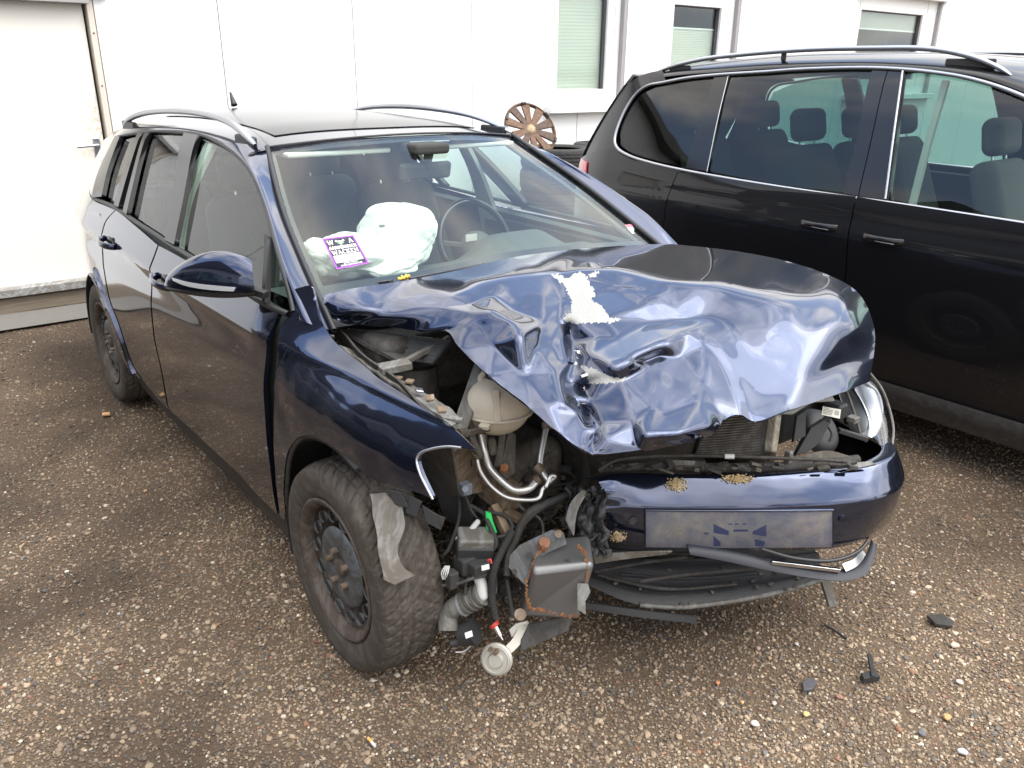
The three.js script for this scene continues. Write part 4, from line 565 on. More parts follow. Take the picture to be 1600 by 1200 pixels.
// hanging wheel arch liner, scraped pale
{ scene.updateMatrixWorld(true); const ty = fw0.children[0]; const T = l => l.map(([x, y]) => hit(ty, x, y, 0.035) || on(x, y, 'x', -0.83)); const A = poly(T([[578, 772], [586, 820], [593, 870], [600, 908]]), 24), B = poly(T([[606, 765], [616, 810], [614, 860], [622, 912]]), 24), C = poly(T([[628, 775], [632, 820], [622, 870], [648, 902]]), 24);
  bay('torn_arch_liner', sheet([A, B, C].map((r, k) => r.map((p, i) => p.clone().add(V(-0.012 * (k === 1), 0.004 * Math.sin(i * 0.9), 0.008 * (k === 1) + 0.004 * Math.sin(i * 0.7 + k))))), 0.004), std(0.17, 0.16, 0.15, 0.7, 0, { map: dirtT }), 'scraped grey wheel arch liner hanging over the tyre'); }
bay('liner_bracket', [slab(Y([[606, 765, 0.64], [628, 768, 0.63], [640, 790, 0.59], [618, 788, 0.6]]), V(-0.6, 0.2, 0.7), 0.01), slab(Y([[640, 775, 0.62], [660, 782, 0.6], [652, 806, 0.56], [636, 796, 0.57]]), V(-0.6, 0.2, 0.7), 0.008), slab(Y([[660, 790, 0.6], [684, 800, 0.57], [690, 822, 0.53], [668, 812, 0.55]]), V(-0.6, 0.2, 0.7), 0.006)], M.plastic);
bay('torn_plastic', [0, 1, 2, 3, 4, 5, 6].map(k => { const x = 580 + k * 17, y = 762 + k * 7; return slab(Y([[x, y, 0.64 - k * 0.012], [x + 14, y + 4, 0.63 - k * 0.012], [x + 9 + k % 3 * 4, y + 18 + (k % 2) * 8, 0.6 - k * 0.013]]), V(-0.6, 0.2, 0.7), 0.004, 0.001); }), M.dustyBlack);
// inner arch behind the torn wing front
bay('inner_panel', [sheet(coons(Y([[690, 830, 0.45], [740, 850, 0.42]]), Y([[668, 706, 0.72], [738, 712, 0.69]]), Y([[690, 830, 0.45], [672, 760, 0.6], [668, 706, 0.72]]), Y([[740, 850, 0.42], [735, 780, 0.55], [738, 712, 0.69]]), 10, 16, q => q.add(V(0.06, -0.02, -0.08))), 0.006)], M.plastic);
bay('dusty_panel', [sheet([poly(Y([[700, 705, 0.72], [705, 760, 0.6], [716, 800, 0.52]]), 14), poly(Y([[735, 710, 0.7], [745, 750, 0.6], [758, 790, 0.53]]), 14)].map(r => r.map(p => p.clone().add(V(0.05, 0, -0.07)))), 0.005)], M.tan);
// crumpled black duct beside the bumper
{ const g = []; for (let j = 0; j <= 14; j++) { const row = []; for (let i = 0; i <= 14; i++) { const x = lerp(886, 946, i / 14) + 10 * n2(j / 4, 2), y = lerp(762, 866, j / 14) + 6 * n2(i / 4, 7); row.push(on(x, y, 'y', lerp(0.6, 0.42, j / 14) - 0.03 * Math.abs(n2(i / 3.5, j / 3.5)))); } g.push(row); } bay('crumpled_duct', sheet(g, 0.006), M.plastic); }
bay('duct_lip', [sheet([poly(Y([[884, 812, 0.53], [892, 785, 0.57], [908, 765, 0.6]]), 14), poly(Y([[897, 838, 0.5], [902, 800, 0.55], [918, 766, 0.59]]), 14)], 0.004)], M.greyPlastic);
bay('absorber_foam', [slab(Y([[912, 812, 0.5], [940, 800, 0.52], [948, 838, 0.46], [955, 862, 0.43], [930, 868, 0.42], [915, 850, 0.45]]), V(-0.5, 0.4, 0.8), 0.05)], M.dustyBlack);
bay('duct_floor', [sheet([poly(Y([[925, 866, 0.41], [980, 862, 0.42], [1050, 860, 0.42]]), 16), poly(Y([[930, 880, 0.385], [975, 873, 0.4], [1040, 864, 0.41]]), 16)], 0.006)], M.dusty);
// radiator pack
{
  const q = (x, y, h) => on(x, y, 'y', h), TL = q(1118, 664, 0.74), TR = q(1216, 652, 0.745), BR = q(1206, 722, 0.62), BL = q(1092, 728, 0.62);
  const back = V(0.03, 0, -0.045); const rad_ = bay('radiator', slab([BL, BR, TR, TL].map(p => p.clone().add(back)), V(-0.5, 0.3, 0.8), 0.03, 0.001), M.dustyBlack, 'dusty radiator core showing below the bonnet');
  for (let k = 0; k < 16; k++) { const t = (k + 0.5) / 16, a = BL.clone().lerp(TL, t).add(back), b = BR.clone().lerp(TR, t).add(back); mesh('radiator_fin', bar(a.addScaledVector(V(-0.5, 0.3, 0.8), 0.003), b.addScaledVector(V(-0.5, 0.3, 0.8), 0.003), 0.005, 0.0042), M.dusty, rad_); }
  mesh('radiator_tank', [bar(q(1222, 655, 0.742).add(back), q(1214, 720, 0.63).add(back), 0.03, 0.035, V(0, 0, 1), 0.3)], std(0.5, 0.47, 0.4, 0.6, 0.2, { map: dirtT }), rad_);
  mesh('fan_shroud', new THREE.TorusGeometry(0.07, 0.012, 8, 32, Math.PI).rotateY(-0.65).translate(...q(1152, 668, 0.71).add(V(0.05, 0, -0.07)).toArray()), M.plastic, rad_);
}
// bonnet release cable lying along the bumper, with a white tag
bay('release_cable', tube(Y([[935, 735, 0.63], [960, 720, 0.65], [1000, 714, 0.66], [1060, 712, 0.66], [1140, 713, 0.66], [1220, 716, 0.65], [1290, 719, 0.64], [1330, 722, 0.635]]), 0.0055, 90, 8), M.dustyBlack, 'cable lying along the top of the bumper');
bay('cable_tag', cyl(...Y([[1132, 713, 0.66], [1147, 713.5, 0.66]]), 0.0075), M.white);
bay('lock_carrier', [tube(Y([[940, 738, 0.61], [1020, 732, 0.63], [1100, 735, 0.625], [1200, 735, 0.62], [1290, 730, 0.62], [1350, 722, 0.62]]).map(p => p.add(V(0.02, -0.01, -0.03))), 0.016, 60, 8), slab(Y([[1040, 718, 0.65], [1100, 726, 0.635], [1095, 735, 0.62], [1045, 733, 0.625]]), V(-0.4, 0.8, 0.4), 0.006)], M.dustyBlack);
bay('carrier_plate', [slab(Y([[1050, 719, 0.65], [1085, 724, 0.64], [1082, 732, 0.625], [1055, 730, 0.63]]), V(-0.4, 0.8, 0.4), 0.004), slab(Y([[1322, 735, 0.615], [1335, 722, 0.635], [1360, 722, 0.632], [1366, 728, 0.622]]), V(-0.4, 0.8, 0.4), 0.006)], M.greyPlastic);
{ const L = [], L2 = []; seed = 41; for (let k = 0; k < 46; k++) { const x = rr(945, 1340), y = rr(722, 738); const p = on(x, y, 'y', 0.632); const g = new RoundedBoxGeometry(rr(0.01, 0.05), rr(0.004, 0.012), rr(0.006, 0.02), 1, 0.002); g.rotateY(-0.65 + rr(-0.5, 0.5)); g.rotateZ(rr(-0.4, 0.4)); g.translate(p.x, p.y, p.z - 0.01); (k % 3 ? L : L2).push(g); } bay('broken_bits', L, M.dustyBlack); bay('broken_bits', L2, M.dusty); }
// lamp bracket area beside the radiator
bay('lamp_bracket', [slab(Y([[1243, 712, 0.63], [1262, 668, 0.70], [1280, 655, 0.72], [1290, 662, 0.71], [1276, 690, 0.66], [1262, 705, 0.64]]), V(-0.5, 0.3, 0.8), 0.02), slab(Y([[1240, 690, 0.67], [1244, 650, 0.74], [1256, 640, 0.755], [1254, 680, 0.68]]), V(-0.5, 0.3, 0.8), 0.012), tube(Y([[1293, 665, 0.7], [1300, 678, 0.68], [1296, 690, 0.66]]), 0.004, 16, 6), cyl(...Y([[1291, 656, 0.71], [1291, 658, 0.722]]), 0.012), bar(...Y([[1310, 672, 0.68], [1355, 686, 0.65]]), 0.02, 0.014), box(0.05, 0.05, 0.06, ...on(1305, 640, 'y', 0.74).toArray(), 0.01)], M.plastic);
bay('lamp_clip', [cyl(...Y([[1305, 652, 0.72], [1320, 646, 0.73]]), 0.006), box(0.03, 0.02, 0.03, ...on(1333, 655, 'y', 0.71).toArray(), 0.004), box(0.02, 0.04, 0.02, ...on(1232, 714, 'y', 0.64).toArray(), 0.004)], M.greyPlastic);
bay('lamp_back_cover', [lathe([[0, 0.03], [0.05, 0.03], [0.07, 0.02], [0.08, 0]], 32).rotateX(0.9).translate(...on(1300, 695, 'y', 0.62).add(V(0.05, 0, -0.08)).toArray()), box(0.3, 0.2, 0.2, ...on(1290, 680, 'y', 0.58).add(V(0.12, 0, -0.25)).toArray(), 0.03)], M.plastic);
bay('bumper_duct', [sheet([poly(Y([[1230, 722, 0.61], [1290, 705, 0.635], [1330, 715, 0.62]]), 14), poly(Y([[1240, 735, 0.6], [1290, 730, 0.6], [1320, 732, 0.6]]), 14)], 0.006)], M.dusty);
{ const lab = document.createElement('canvas'); lab.width = 160; lab.height = 96; const c = lab.getContext('2d'); c.fillStyle = '#c9c5ba'; c.fillRect(0, 0, 160, 96); c.fillStyle = '#333'; for (let k = 0; k < 5; k++) c.fillRect(8, 10 + k * 16, 50 + (k * 37) % 40, 6); for (let i = 0; i < 10; i++) for (let j = 0; j < 10; j++) if ((i * 7 + j * 13 + i * j) % 3) c.fillRect(108 + i * 4, 20 + j * 5, 3, 4); const t = new THREE.CanvasTexture(lab); t.colorSpace = THREE.SRGBColorSpace; const q = Y([[1286, 635, 0.76], [1314, 640, 0.755], [1312, 654, 0.733], [1284, 648, 0.738]]).map(p => p.addScaledVector(ray(1300, 645), -0.035)); bay('lamp_label', gridGeo([[q[3], q[2]], [q[0], q[1]]]), std(1, 1, 1, 0.6, 0, { map: t })); }
bay('inner_bonnet_brace', slab(Y([[1225, 645, 0.765], [1290, 622, 0.77], [1300, 630, 0.765], [1280, 632, 0.76], [1262, 634, 0.755], [1240, 648, 0.75]]).map(p => p.add(V(0.01, -0.012, -0.02))), V(-0.4, 0.6, 0.7), 0.006), M.primer);

// small dark brackets, plugs and torn scraps filling the broken corner
{ seed = 2024; const L = [], L2 = []; for (let k = 0; k < 150; k++) { const t = rnd(), x = lerp(700, 915, rnd()), y = lerp(700, 930, t); if (x > 815 && y > 845) continue; const p = on(x, y, 'y', lerp(0.62, 0.36, t) - rr(0.06, 0.12)); const g = k % 3 ? new RoundedBoxGeometry(rr(0.01, 0.05), rr(0.008, 0.03), rr(0.008, 0.04), 1, 0.003) : new THREE.CylinderGeometry(rr(0.006, 0.014), rr(0.006, 0.014), rr(0.02, 0.06), 10); g.rotateX(rr(-1, 1)); g.rotateY(rr(0, 6)); g.translate(p.x, p.y, p.z); (k % 4 ? L : L2).push(g); } bay('broken_bits', L, M.dustyBlack); bay('broken_bits', L2, M.greyPlastic);
  for (let k = 0; k < 14; k++) { const x = rr(700, 900), y = rr(700, 900), h = lerp(0.66, 0.4, (y - 700) / 200) - 0.05; bay('thin_wire', tube(Y([[x, y, h], [x + rr(-40, 40), y + rr(5, 40), h - 0.04], [x + rr(-60, 60), y + rr(20, 80), h - 0.08], [x + rr(-40, 40), y + rr(50, 100), h - 0.12]]), rr(0.0022, 0.0045), 30, 6), k % 5 ? M.rubber : M.greyPlastic); } }

// ================================================================ inside the station wagon
{
  const rows = [[-0.22, 0.985], [-0.4, 1.0], [-0.55, 1.005], [-0.7, 0.998], [-0.8, 0.975], [-0.85, 0.92], [-0.86, 0.75], [-0.8, 0.5]];
  const g = rows.map(([z, y]) => { const r = []; for (let i = 0; i <= 50; i++) { const x = lerp(-0.715, 0.715, i / 50); const b = z < -0.5 && z > -0.87 ? 0.085 * Math.exp(-(((x - 0.36) / 0.19) ** 4)) * sst(-0.5, -0.68, z) : 0; r.push(V(x, y + b - 0.02 * Math.abs(x / 0.7) ** 4 * 0, z + 0.05 * (1 - (x / 0.7) ** 2) * (z > -0.6 ? 1 : 0.2))); } return r; });
  const dash = mesh('dashboard', gridGeo(g), M.dash, car); 
  mesh('dash_vent', box(0.9, 0.008, 0.03, 0, 1.004, -0.33, 0.003), M.rubber, dash);
  mesh('dash_pad', box(0.06, 0.012, 0.04, 0.12, 1.008, -0.38, 0.004), M.rubber, dash);
}
{
  const T = new THREE.TorusGeometry(0.182, 0.015, 14, 60); T.rotateX(-0.42); T.translate(0.36, 0.985, -1.0);
  const sw = mesh('steering_wheel', T, M.blackGloss, car); mesh('steering_boss', (() => { const s = new THREE.SphereGeometry(0.085, 24, 16); s.scale(1, 0.8, 0.5); s.rotateX(-0.42); s.translate(0.36, 0.97, -0.99); return s; })(), M.dash, sw);
  for (const a of [0.1, Math.PI - 0.1, -Math.PI / 2]) mesh('steering_spoke', bar(V(0.36, 0.97, -0.99), V(0.36 + Math.cos(a) * 0.175, 0.985 + Math.sin(a) * 0.165, -1.0 - Math.sin(a) * 0.07), 0.03, 0.02), M.dash, sw);
  mesh('wheel_badge', box(0.06, 0.03, 0.004, 0.3, 1.02, -0.95, 0.002), M.white, sw);
}
function seat(parent, x, z, y0, w = 0.5, h = 0.66, m = M.seat, hr = true) {
  const b = new RoundedBoxGeometry(w, h, 0.14, 8, 0.06), p = b.attributes.position; for (let i = 0; i < p.count; i++) { const X = p.getX(i), Yy = p.getY(i), Z = p.getZ(i); const t = Yy / h + 0.5; p.setX(i, X * lerp(1.02, 0.8, t * t)); p.setZ(i, Z + (Math.abs(X) > w * 0.3 ? 0.035 : 0) * (1 - t) + (Z > 0 ? 0.01 * Math.sin(Yy * 40) : 0)); } b.computeVertexNormals(); b.rotateX(-0.3); b.translate(x, y0 + h / 2 + 0.1, z - 0.1);
  const s = mesh('seat_back', b, m, parent); const c = new RoundedBoxGeometry(w, 0.14, 0.5, 6, 0.05); c.rotateX(-0.12); c.translate(x, y0 + 0.08, z + 0.2); mesh('seat_cushion', c, m, s);
  if (hr) { const top = y0 + h + 0.06; const H = new RoundedBoxGeometry(w * 0.54, 0.17, 0.1, 6, 0.045); H.rotateX(-0.2); H.translate(x, top + 0.13, z - 0.2); mesh('headrest', H, m, s); for (const k of [-1, 1]) mesh('headrest_post', cyl(V(x + k * 0.07, top - 0.04, z - 0.18), V(x + k * 0.07, top + 0.09, z - 0.2), 0.006), M.chrome, s); }
  return s;
}
seat(car, -0.36, -1.5, 0.42); seat(car, 0.36, -1.5, 0.42);
for (const x of [-0.42, 0, 0.42]) seat(car, x, -2.42, 0.46, 0.42, 0.56);
mesh('load_cover', box(1.2, 0.02, 0.8, 0, 1.0, -3.1, 0.008), M.dash, car);
both('pillar_trim', sheet([poly([V(-0.80, 0.9, -1.55), V(-0.7, 1.2, -1.52), V(-0.58, 1.4, -1.5)], 12), poly([V(-0.80, 0.9, -1.38), V(-0.7, 1.2, -1.42), V(-0.58, 1.4, -1.42)], 12)], 0.02), M.pillarTrim);
both('pillar_trim', sheet([aW.map(p => p.clone().add(V(0.012, -0.03, -0.03))), aW.map(p => p.clone().add(V(-0.012, -0.03, -0.10)))], 0.012), M.pillarTrim);
both('pillar_trim', sheet([poly([V(-0.78, 1.0, -2.5), V(-0.6, 1.38, -2.35)], 8), poly([V(-0.78, 1.0, -2.25), V(-0.6, 1.38, -2.25)], 8)], 0.02), M.dash);
mesh('door_card', box(0.03, 0.4, 1.1, 0.79, 0.8, -0.95, 0.01), M.dash, car); mesh('door_card', box(0.03, 0.4, 1.1, -0.79, 0.8, -0.95, 0.01), M.dash, car);
both('sun_visor', box(0.42, 0.018, 0.15, -0.3, 1.402, -1.0, 0.008), M.liner);
{ const m = new RoundedBoxGeometry(0.23, 0.066, 0.03, 6, 0.015); m.rotateX(0.2); m.translate(0.02, 1.325, -0.86); const im = mesh('interior_mirror', m, M.rubber, car); mesh('mirror_stem', cyl(V(0.02, 1.335, -0.85), V(0.02, 1.40, -0.83), 0.012, 0.02), M.rubber, im); mesh('sensor_housing', box(0.16, 0.04, 0.12, 0.02, 1.41, -0.86, 0.015), M.rubber, car); }
// deployed passenger airbag lying over the dashboard
{
  const blob = (px, py, z, rx, ry, rz, s) => { const c = on(px, py, 'z', z), g = new THREE.IcosahedronGeometry(1, 20), p = g.attributes.position; for (let i = 0; i < p.count; i++) { const x = p.getX(i), y = p.getY(i), q = p.getZ(i); const f = 1 + 0.2 * n3(x * 0.9 + s, y * 0.9, q * 0.9) - 0.045 * Math.pow(1 - Math.abs(n3(x * 1.6 + s, y * 1.6, q * 1.6)), 6) + 0.004 * n3(x * 6, y * 6 + s, q * 6); p.setXYZ(i, x * f * rx + c.x, y * f * ry + c.y, q * f * rz + c.z); } const m = mergeVertices(g.deleteAttribute('normal').deleteAttribute('uv')); m.computeVertexNormals(); return m; };
  const ab = mesh('airbag', merge([blob(625, 366, -0.72, 0.145, 0.115, 0.12, 1), blob(548, 398, -0.66, 0.16, 0.075, 0.12, 7), blob(600, 408, -0.62, 0.15, 0.05, 0.1, 11), blob(505, 402, -0.64, 0.06, 0.06, 0.09, 3)]), M.airbag, car, 'white deployed airbag slumped on the dashboard');
  const pt = hit(ab, 597, 353, 0.002); if (pt) mesh('airbag_vent', new THREE.SphereGeometry(0.014, 16, 8).scale(1, 0.3, 0.5).translate(pt.x, pt.y, pt.z), M.greyPlastic, ab);
}
// windscreen sticker
{
  const cv = document.createElement('canvas'); cv.width = 512; cv.height = 512; const c = cv.getContext('2d');
  c.fillStyle = '#8a3fae'; c.fillRect(0, 0, 512, 512); c.fillStyle = '#15122a'; c.fillRect(26, 22, 460, 468);
  c.fillStyle = '#e8e6e0'; c.textAlign = 'center'; c.font = 'bold 104px serif'; c.fillText('W', 96, 118); c.fillText('A', 424, 118);
  c.beginPath(); c.moveTo(216, 40); c.quadraticCurveTo(150, 70, 206, 84); c.lineTo(232, 80); c.lineTo(242, 130); c.lineTo(270, 130); c.lineTo(280, 80); c.lineTo(306, 84); c.quadraticCurveTo(362, 70, 296, 40); c.quadraticCurveTo(330, 66, 286, 66); c.lineTo(226, 66); c.quadraticCurveTo(182, 66, 216, 40); c.fill();
  c.fillStyle = '#5fbf4a'; c.fillRect(208, 96, 22, 18); c.fillRect(284, 96, 22, 18);
  c.fillStyle = '#e8e6e0'; c.font = 'bold 76px sans-serif'; c.fillText('ANWOHNER', 256, 200, 440); c.font = 'bold 92px serif'; c.fillText('WACKEN', 256, 284, 440);
  c.fillRect(44, 300, 424, 118); c.strokeStyle = '#b04a58'; c.lineWidth = 4; c.beginPath(); c.moveTo(190, 372); c.lineTo(200, 346); c.lineTo(212, 372); c.moveTo(228, 348); c.lineTo(228, 374); c.moveTo(250, 352); c.lineTo(268, 348); c.lineTo(256, 374); c.moveTo(286, 350); c.lineTo(300, 372); c.lineTo(314, 348); c.stroke();
  c.font = 'bold 24px sans-serif'; c.fillStyle = '#e8e6e0'; c.fillText('WACKEN OPEN AIR', 256, 446, 400); c.font = 'bold 34px sans-serif'; c.fillText('WWW.WACKEN.COM', 256, 482, 400);
  const t = new THREE.CanvasTexture(cv); t.colorSpace = THREE.SRGBColorSpace;
  const q = (u, v) => { const x = lerp(lerp(503, 552, u), lerp(526, 577, u), v), y = lerp(lerp(373, 367, u), lerp(421, 411, u), v); return hit(wind, x, y, 0.004) || on(x, y, 'z', -0.4); };
  const g = []; for (let j = 0; j <= 6; j++) { const r = []; for (let i = 0; i <= 6; i++) r.push(q(i / 6, 1 - j / 6)); g.push(r); }
  mesh('windscreen_sticker', gridGeo(g), std(1, 1, 1, 0.6, 0, { map: t }), car, 'purple framed resident sticker on the windscreen');
  const cv2 = document.createElement('canvas'); cv2.width = cv2.height = 64; const d = cv2.getContext('2d'); d.fillStyle = '#e6e0dc'; d.fillRect(0, 0, 64, 64); d.fillStyle = '#d0768a'; d.fillRect(0, 0, 64, 22); d.fillStyle = '#8a8090'; d.fillRect(8, 34, 46, 4); d.fillRect(8, 46, 40, 4);
  const t2 = new THREE.CanvasTexture(cv2); t2.colorSpace = THREE.SRGBColorSpace; const h = (x, y) => hit(wind, x, y, -0.006) || on(x, y, 'z', -0.4);
  mesh('small_sticker', gridGeo([[h(988, 365), h(1001, 363)], [h(976, 351), h(988, 350)]]), std(1, 1, 1, 0.6, 0, { map: t2 }), car, 'small white and pink sticker in the windscreen corner');
}
mesh('wiper', [bar(on(508, 456, 'y', 1.02), on(612, 440, 'y', 1.085), 0.02, 0.012), bar(on(640, 436, 'y', 1.09), on(760, 413, 'y', 1.10), 0.012, 0.008)], M.trim, car);

// ================================================================ the black minivan alongside: its near side x = inset(y) + plan(z)
const sIn = interp([0.15, 0.22, 0.3, 0.45, 0.7, 0.9, 0.98, 1.0, 1.03, 1.1, 1.16, 1.3, 1.5, 1.62, 1.7, 1.78], [0.07, 0.045, 0.02, 0.0, -0.012, -0.006, 0.0, 0.004, 0.016, 0.03, 0.05, 0.105, 0.19, 0.25, 0.30, 0.40]);
const sPl = interp([-2.5, -2.35, -2.15, -1.9, -1.5, -1.0, 1.5, 2.2, 2.6, 2.85], [0.5, 0.25, 0.12, 0.05, 0.015, 0, 0, 0.03, 0.12, 0.35]);
const SX0 = 1.95, SW = 1.9, sX = (y, z) => SX0 + sIn(y) + sPl(z);
const sS = (px, py) => onFn(px, py, p => p.x - sX(p.y, p.z), 1.5, 9) || on(px, py, 'x', 2.0);
const sL = (...a) => a.map(([x, y]) => sS(x, y));
const sFix = (off = 0) => q => V(sX(q.y, q.z) + off, q.y, q.z);
const sp = (z, y) => V(sX(y, z), y, z);
const van = thing('black_minivan', 'glossy black minivan with chrome window trim parked beside the wreck', 'minivan');
const XC = SX0 + SW / 2;
const other = g => mirrorG(g).translate(2 * XC, 0, 0);
const vb = (name, geo, mat, label) => { const a = mesh(name, geo, mat, van, label); mesh(name, other(geo), mat, van); return a; };
{
  const beltQ = [sp(-2.28, 1.14), ...sL([940, 236], [965, 238], [983, 247], [1020, 259], [1055, 267])], sr = [sp(-2.28, 0.36), sp(-2.3, 0.7), sp(-2.28, 1.14)];
  const seamR = [sp(-1.29, 0.32), sp(-1.31, 0.6), ...sL([1040, 350], [1047, 307], [1062, 270])], seamF = [sp(-0.15, 0.32), ...sL([1322, 440], [1327, 370], [1340, 308])];
  const off = (l, d) => l.map(p => p.clone().add(V(0, 0, d)));
  const ar = (z0, r) => { const l = []; for (let a = 195; a >= -15; a -= 14) l.push(sp(z0 + r * Math.cos(rad(a)), 0.34 + r * Math.sin(rad(a)))); return l; };
  const q = vb('quarter_panel', sheet(coons([sp(-2.28, 0.36), sp(-1.95, 0.34), ...ar(-1.68, 0.37).filter(p => p.z > -2.05 && p.z < -1.3), sp(-1.305, 0.32)], [...beltQ.slice(0, 5), sL([1061, 269])[0]], sr, off(seamR, -0.006), 60, 30, sFix()), 0.012, -1), M.blackPaint);
  const rdv = vb('rear_door', sheet(coons([sp(-1.29, 0.32), sp(-0.15, 0.32)], sL([1063, 270], [1104, 275], [1150, 283], [1250, 299], [1339, 311]), seamR, off(seamF, -0.003), 50, 30, sFix()), 0.012, -1), M.blackPaint);
  const fdv = vb('front_door', sheet(coons([sp(-0.145, 0.32), sp(1.0, 0.32)], [...sL([1341, 311], [1383, 318], [1483, 333], [1600, 351]), sp(1.1, 1.11)], off(seamF, 0.003), [sp(1.0, 0.32), sp(1.1, 0.7), sp(1.1, 1.11)], 50, 30, sFix()), 0.012, -1), M.blackPaint);
  vb('front_wing', sheet(coons([sp(1.006, 0.3), sp(1.1, 0.3), ...ar(1.55, 0.37).filter(p => p.z > 1.15 && p.z < 1.95), sp(2.0, 0.34), sp(2.6, 0.34)], [sp(1.106, 1.11), sp(1.8, 1.05), sp(2.5, 0.9)], [sp(1.006, 0.3), sp(1.106, 1.11)], [sp(2.6, 0.34), sp(2.65, 0.6), sp(2.5, 0.9)], 60, 24, sFix()), 0.012, -1), M.blackPaint);
  const nose = []; for (let j = 0; j <= 10; j++) { const y = lerp(0.25, 0.9, j / 10), r = []; for (let i = 0; i <= 20; i++) { const s = i / 10 - 1; r.push(V(XC + s * (XC - sX(y, 2.6)), y, 2.6 + 0.25 * (1 - s * s) - 0.1 * (j / 10) ** 2)); } nose.push(r); } mesh('front_end', sheet(nose, 0.02), M.blackPaint, van);
  const bon = []; for (let j = 0; j <= 10; j++) { const z = lerp(1.25, 2.7, j / 10), r = []; for (let i = 0; i <= 20; i++) { const s = i / 10 - 1, y = lerp(1.12, 0.88, (j / 10) ** 1.4); r.push(V(XC + s * (XC - sX(0.9, Math.min(z, 2.55)) - 0.05), y + 0.05 * (1 - s * s), z)); } bon.push(r); } mesh('bonnet', sheet(bon, 0.02), M.blackPaint, van);
  const tail = []; for (let j = 0; j <= 16; j++) { const y = lerp(0.34, 1.66, j / 16), z = y > 1.14 ? lerp(-2.28, -1.95, (y - 1.14) / 0.52) : -2.28, r = []; for (let i = 0; i <= 20; i++) { const s = i / 10 - 1; r.push(V(XC + s * (XC - sX(y, z) - 0.004), y, z - 0.1 * (1 - s * s))); } tail.push(r); } mesh('tailgate', sheet(tail, 0.02), M.blackPaint, van);
  // sill strip, inner body, floor
  vb('sill_strip', sheet(coons([sp(-1.3, 0.2), sp(1.15, 0.2)], [sp(-1.3, 0.31), sp(1.15, 0.31)], [sp(-1.3, 0.2), sp(-1.3, 0.31)], [sp(1.15, 0.2), sp(1.15, 0.31)], 20, 6, q => V(sX(q.y, q.z) - 0.012 + 0.01 * (q.y > 0.3), q.y, q.z)), 0.03, -1), std(0.035, 0.033, 0.032, 0.6, 0, { map: dirtT }), 'scuffed dark sill strip');
  vb('inner_body_side', sheet(coons([sp(-2.2, 0.25), sp(1.2, 0.25)], [sp(-2.2, 1.12), sp(1.2, 1.08)], [sp(-2.2, 0.25), sp(-2.2, 1.12)], [sp(1.2, 0.25), sp(1.2, 1.08)], 30, 16, sFix(0.05)), 0.03, -1), M.dash);
  mesh('floor_pan', box(1.7, 0.06, 4.4, XC, 0.27, 0.1, 0.02), M.dustyBlack, van);
  // handles
  for (const [x, y, par] of [[1281, 352, rdv], [1381, 374, fdv]]) { const p = sS(x, y); const g = []; for (let i = 0; i <= 24; i++) { const t = i / 24, o = 0.035 * Math.sqrt(Math.sin(Math.PI * t)), r = []; for (let a = 0; a <= 8; a++) { const th = a / 8 * 6.2832; r.push(V(p.x - o + Math.cos(th) * 0.011, p.y + Math.sin(th) * 0.018, p.z + (t - 0.5) * 0.2)); } g.push(r); } mesh('door_handle', gridGeo(g), M.blackPaint, par); mesh('handle_strip', tube([V(p.x - 0.04, p.y - 0.004, p.z - 0.04), V(p.x - 0.044, p.y - 0.006, p.z), V(p.x - 0.038, p.y - 0.008, p.z + 0.07)], 0.0016, 20, 6), M.satin, par); const c = new THREE.SphereGeometry(0.045, 20, 12); c.scale(0.25, 0.7, 1.2); c.translate(p.x + 0.001, p.y - 0.012, p.z); mesh('handle_recess', c, M.blackGloss, par); }
  // glass
  const gi = sFix(0.012);
  vb('side_window', gridGeo(coons(sL([968, 227], [983, 238], [1020, 250], [1071, 261]), sL([1000, 147], [1036, 132], [1073, 125], [1115, 120]), sL([968, 227], [968, 203], [980, 173], [1000, 147]), sL([1071, 261], [1092, 190], [1115, 120]), 30, 24, gi)), M.darkGlass);
  vb('side_window', gridGeo(coons(sL([1107, 268], [1200, 286], [1317, 301]), sL([1140, 119], [1250, 111], [1363, 109]), sL([1107, 268], [1122, 190], [1140, 119]), sL([1317, 301], [1340, 205], [1363, 109]), 30, 24, gi)), M.darkGlass);
  vb('side_window', gridGeo(coons([...sL([1387, 312], [1483, 327], [1600, 344]), sp(1.12, 1.12)], [...sL([1414, 110], [1450, 114], [1517, 126], [1600, 154]), sp(0.78, 1.42)], sL([1387, 312], [1400, 210], [1414, 110]), [sp(1.12, 1.12), sp(1.1, 1.18), sp(0.78, 1.42)], 40, 24, gi)), M.vanGlass);
  const vs = (a, b, o = 0.003) => sheet([poly(a, 16), poly(b, 16)].map((r) => r.map(sFix(o))), 0.03, -1);
  vb('window_pillar', vs(sL([1071, 262], [1092, 190], [1116, 119]), sL([1106, 268], [1121, 190], [1140, 118])), M.blackGloss);
  vb('window_pillar', vs(sL([1317, 302], [1340, 205], [1363, 108]), sL([1340, 306], [1363, 205], [1387, 108])), M.blackGloss);
  vb('window_pillar', vs(sL([1341.5, 306], [1364.5, 205], [1388.5, 108]), sL([1388, 313], [1401, 210], [1415, 109])), M.blackGloss);
  vb('door_pillar_strip', tube(sL([1384, 311], [1397, 212], [1411, 111]).map(p => p.add(V(-0.004, 0, 0))), 0.006, 30, 6), M.satin);
  vb('door_edge_strip', tube(sL([1105, 268], [1121, 190], [1138, 119]).map(p => p.add(V(-0.002, 0, 0))), 0.003, 30, 6), M.satin);
  // rear pillar
  const inn = sL([983, 246], [966, 236], [960, 222], [965, 198], [978, 168], [994, 144], [1012, 131], [1040, 125]);
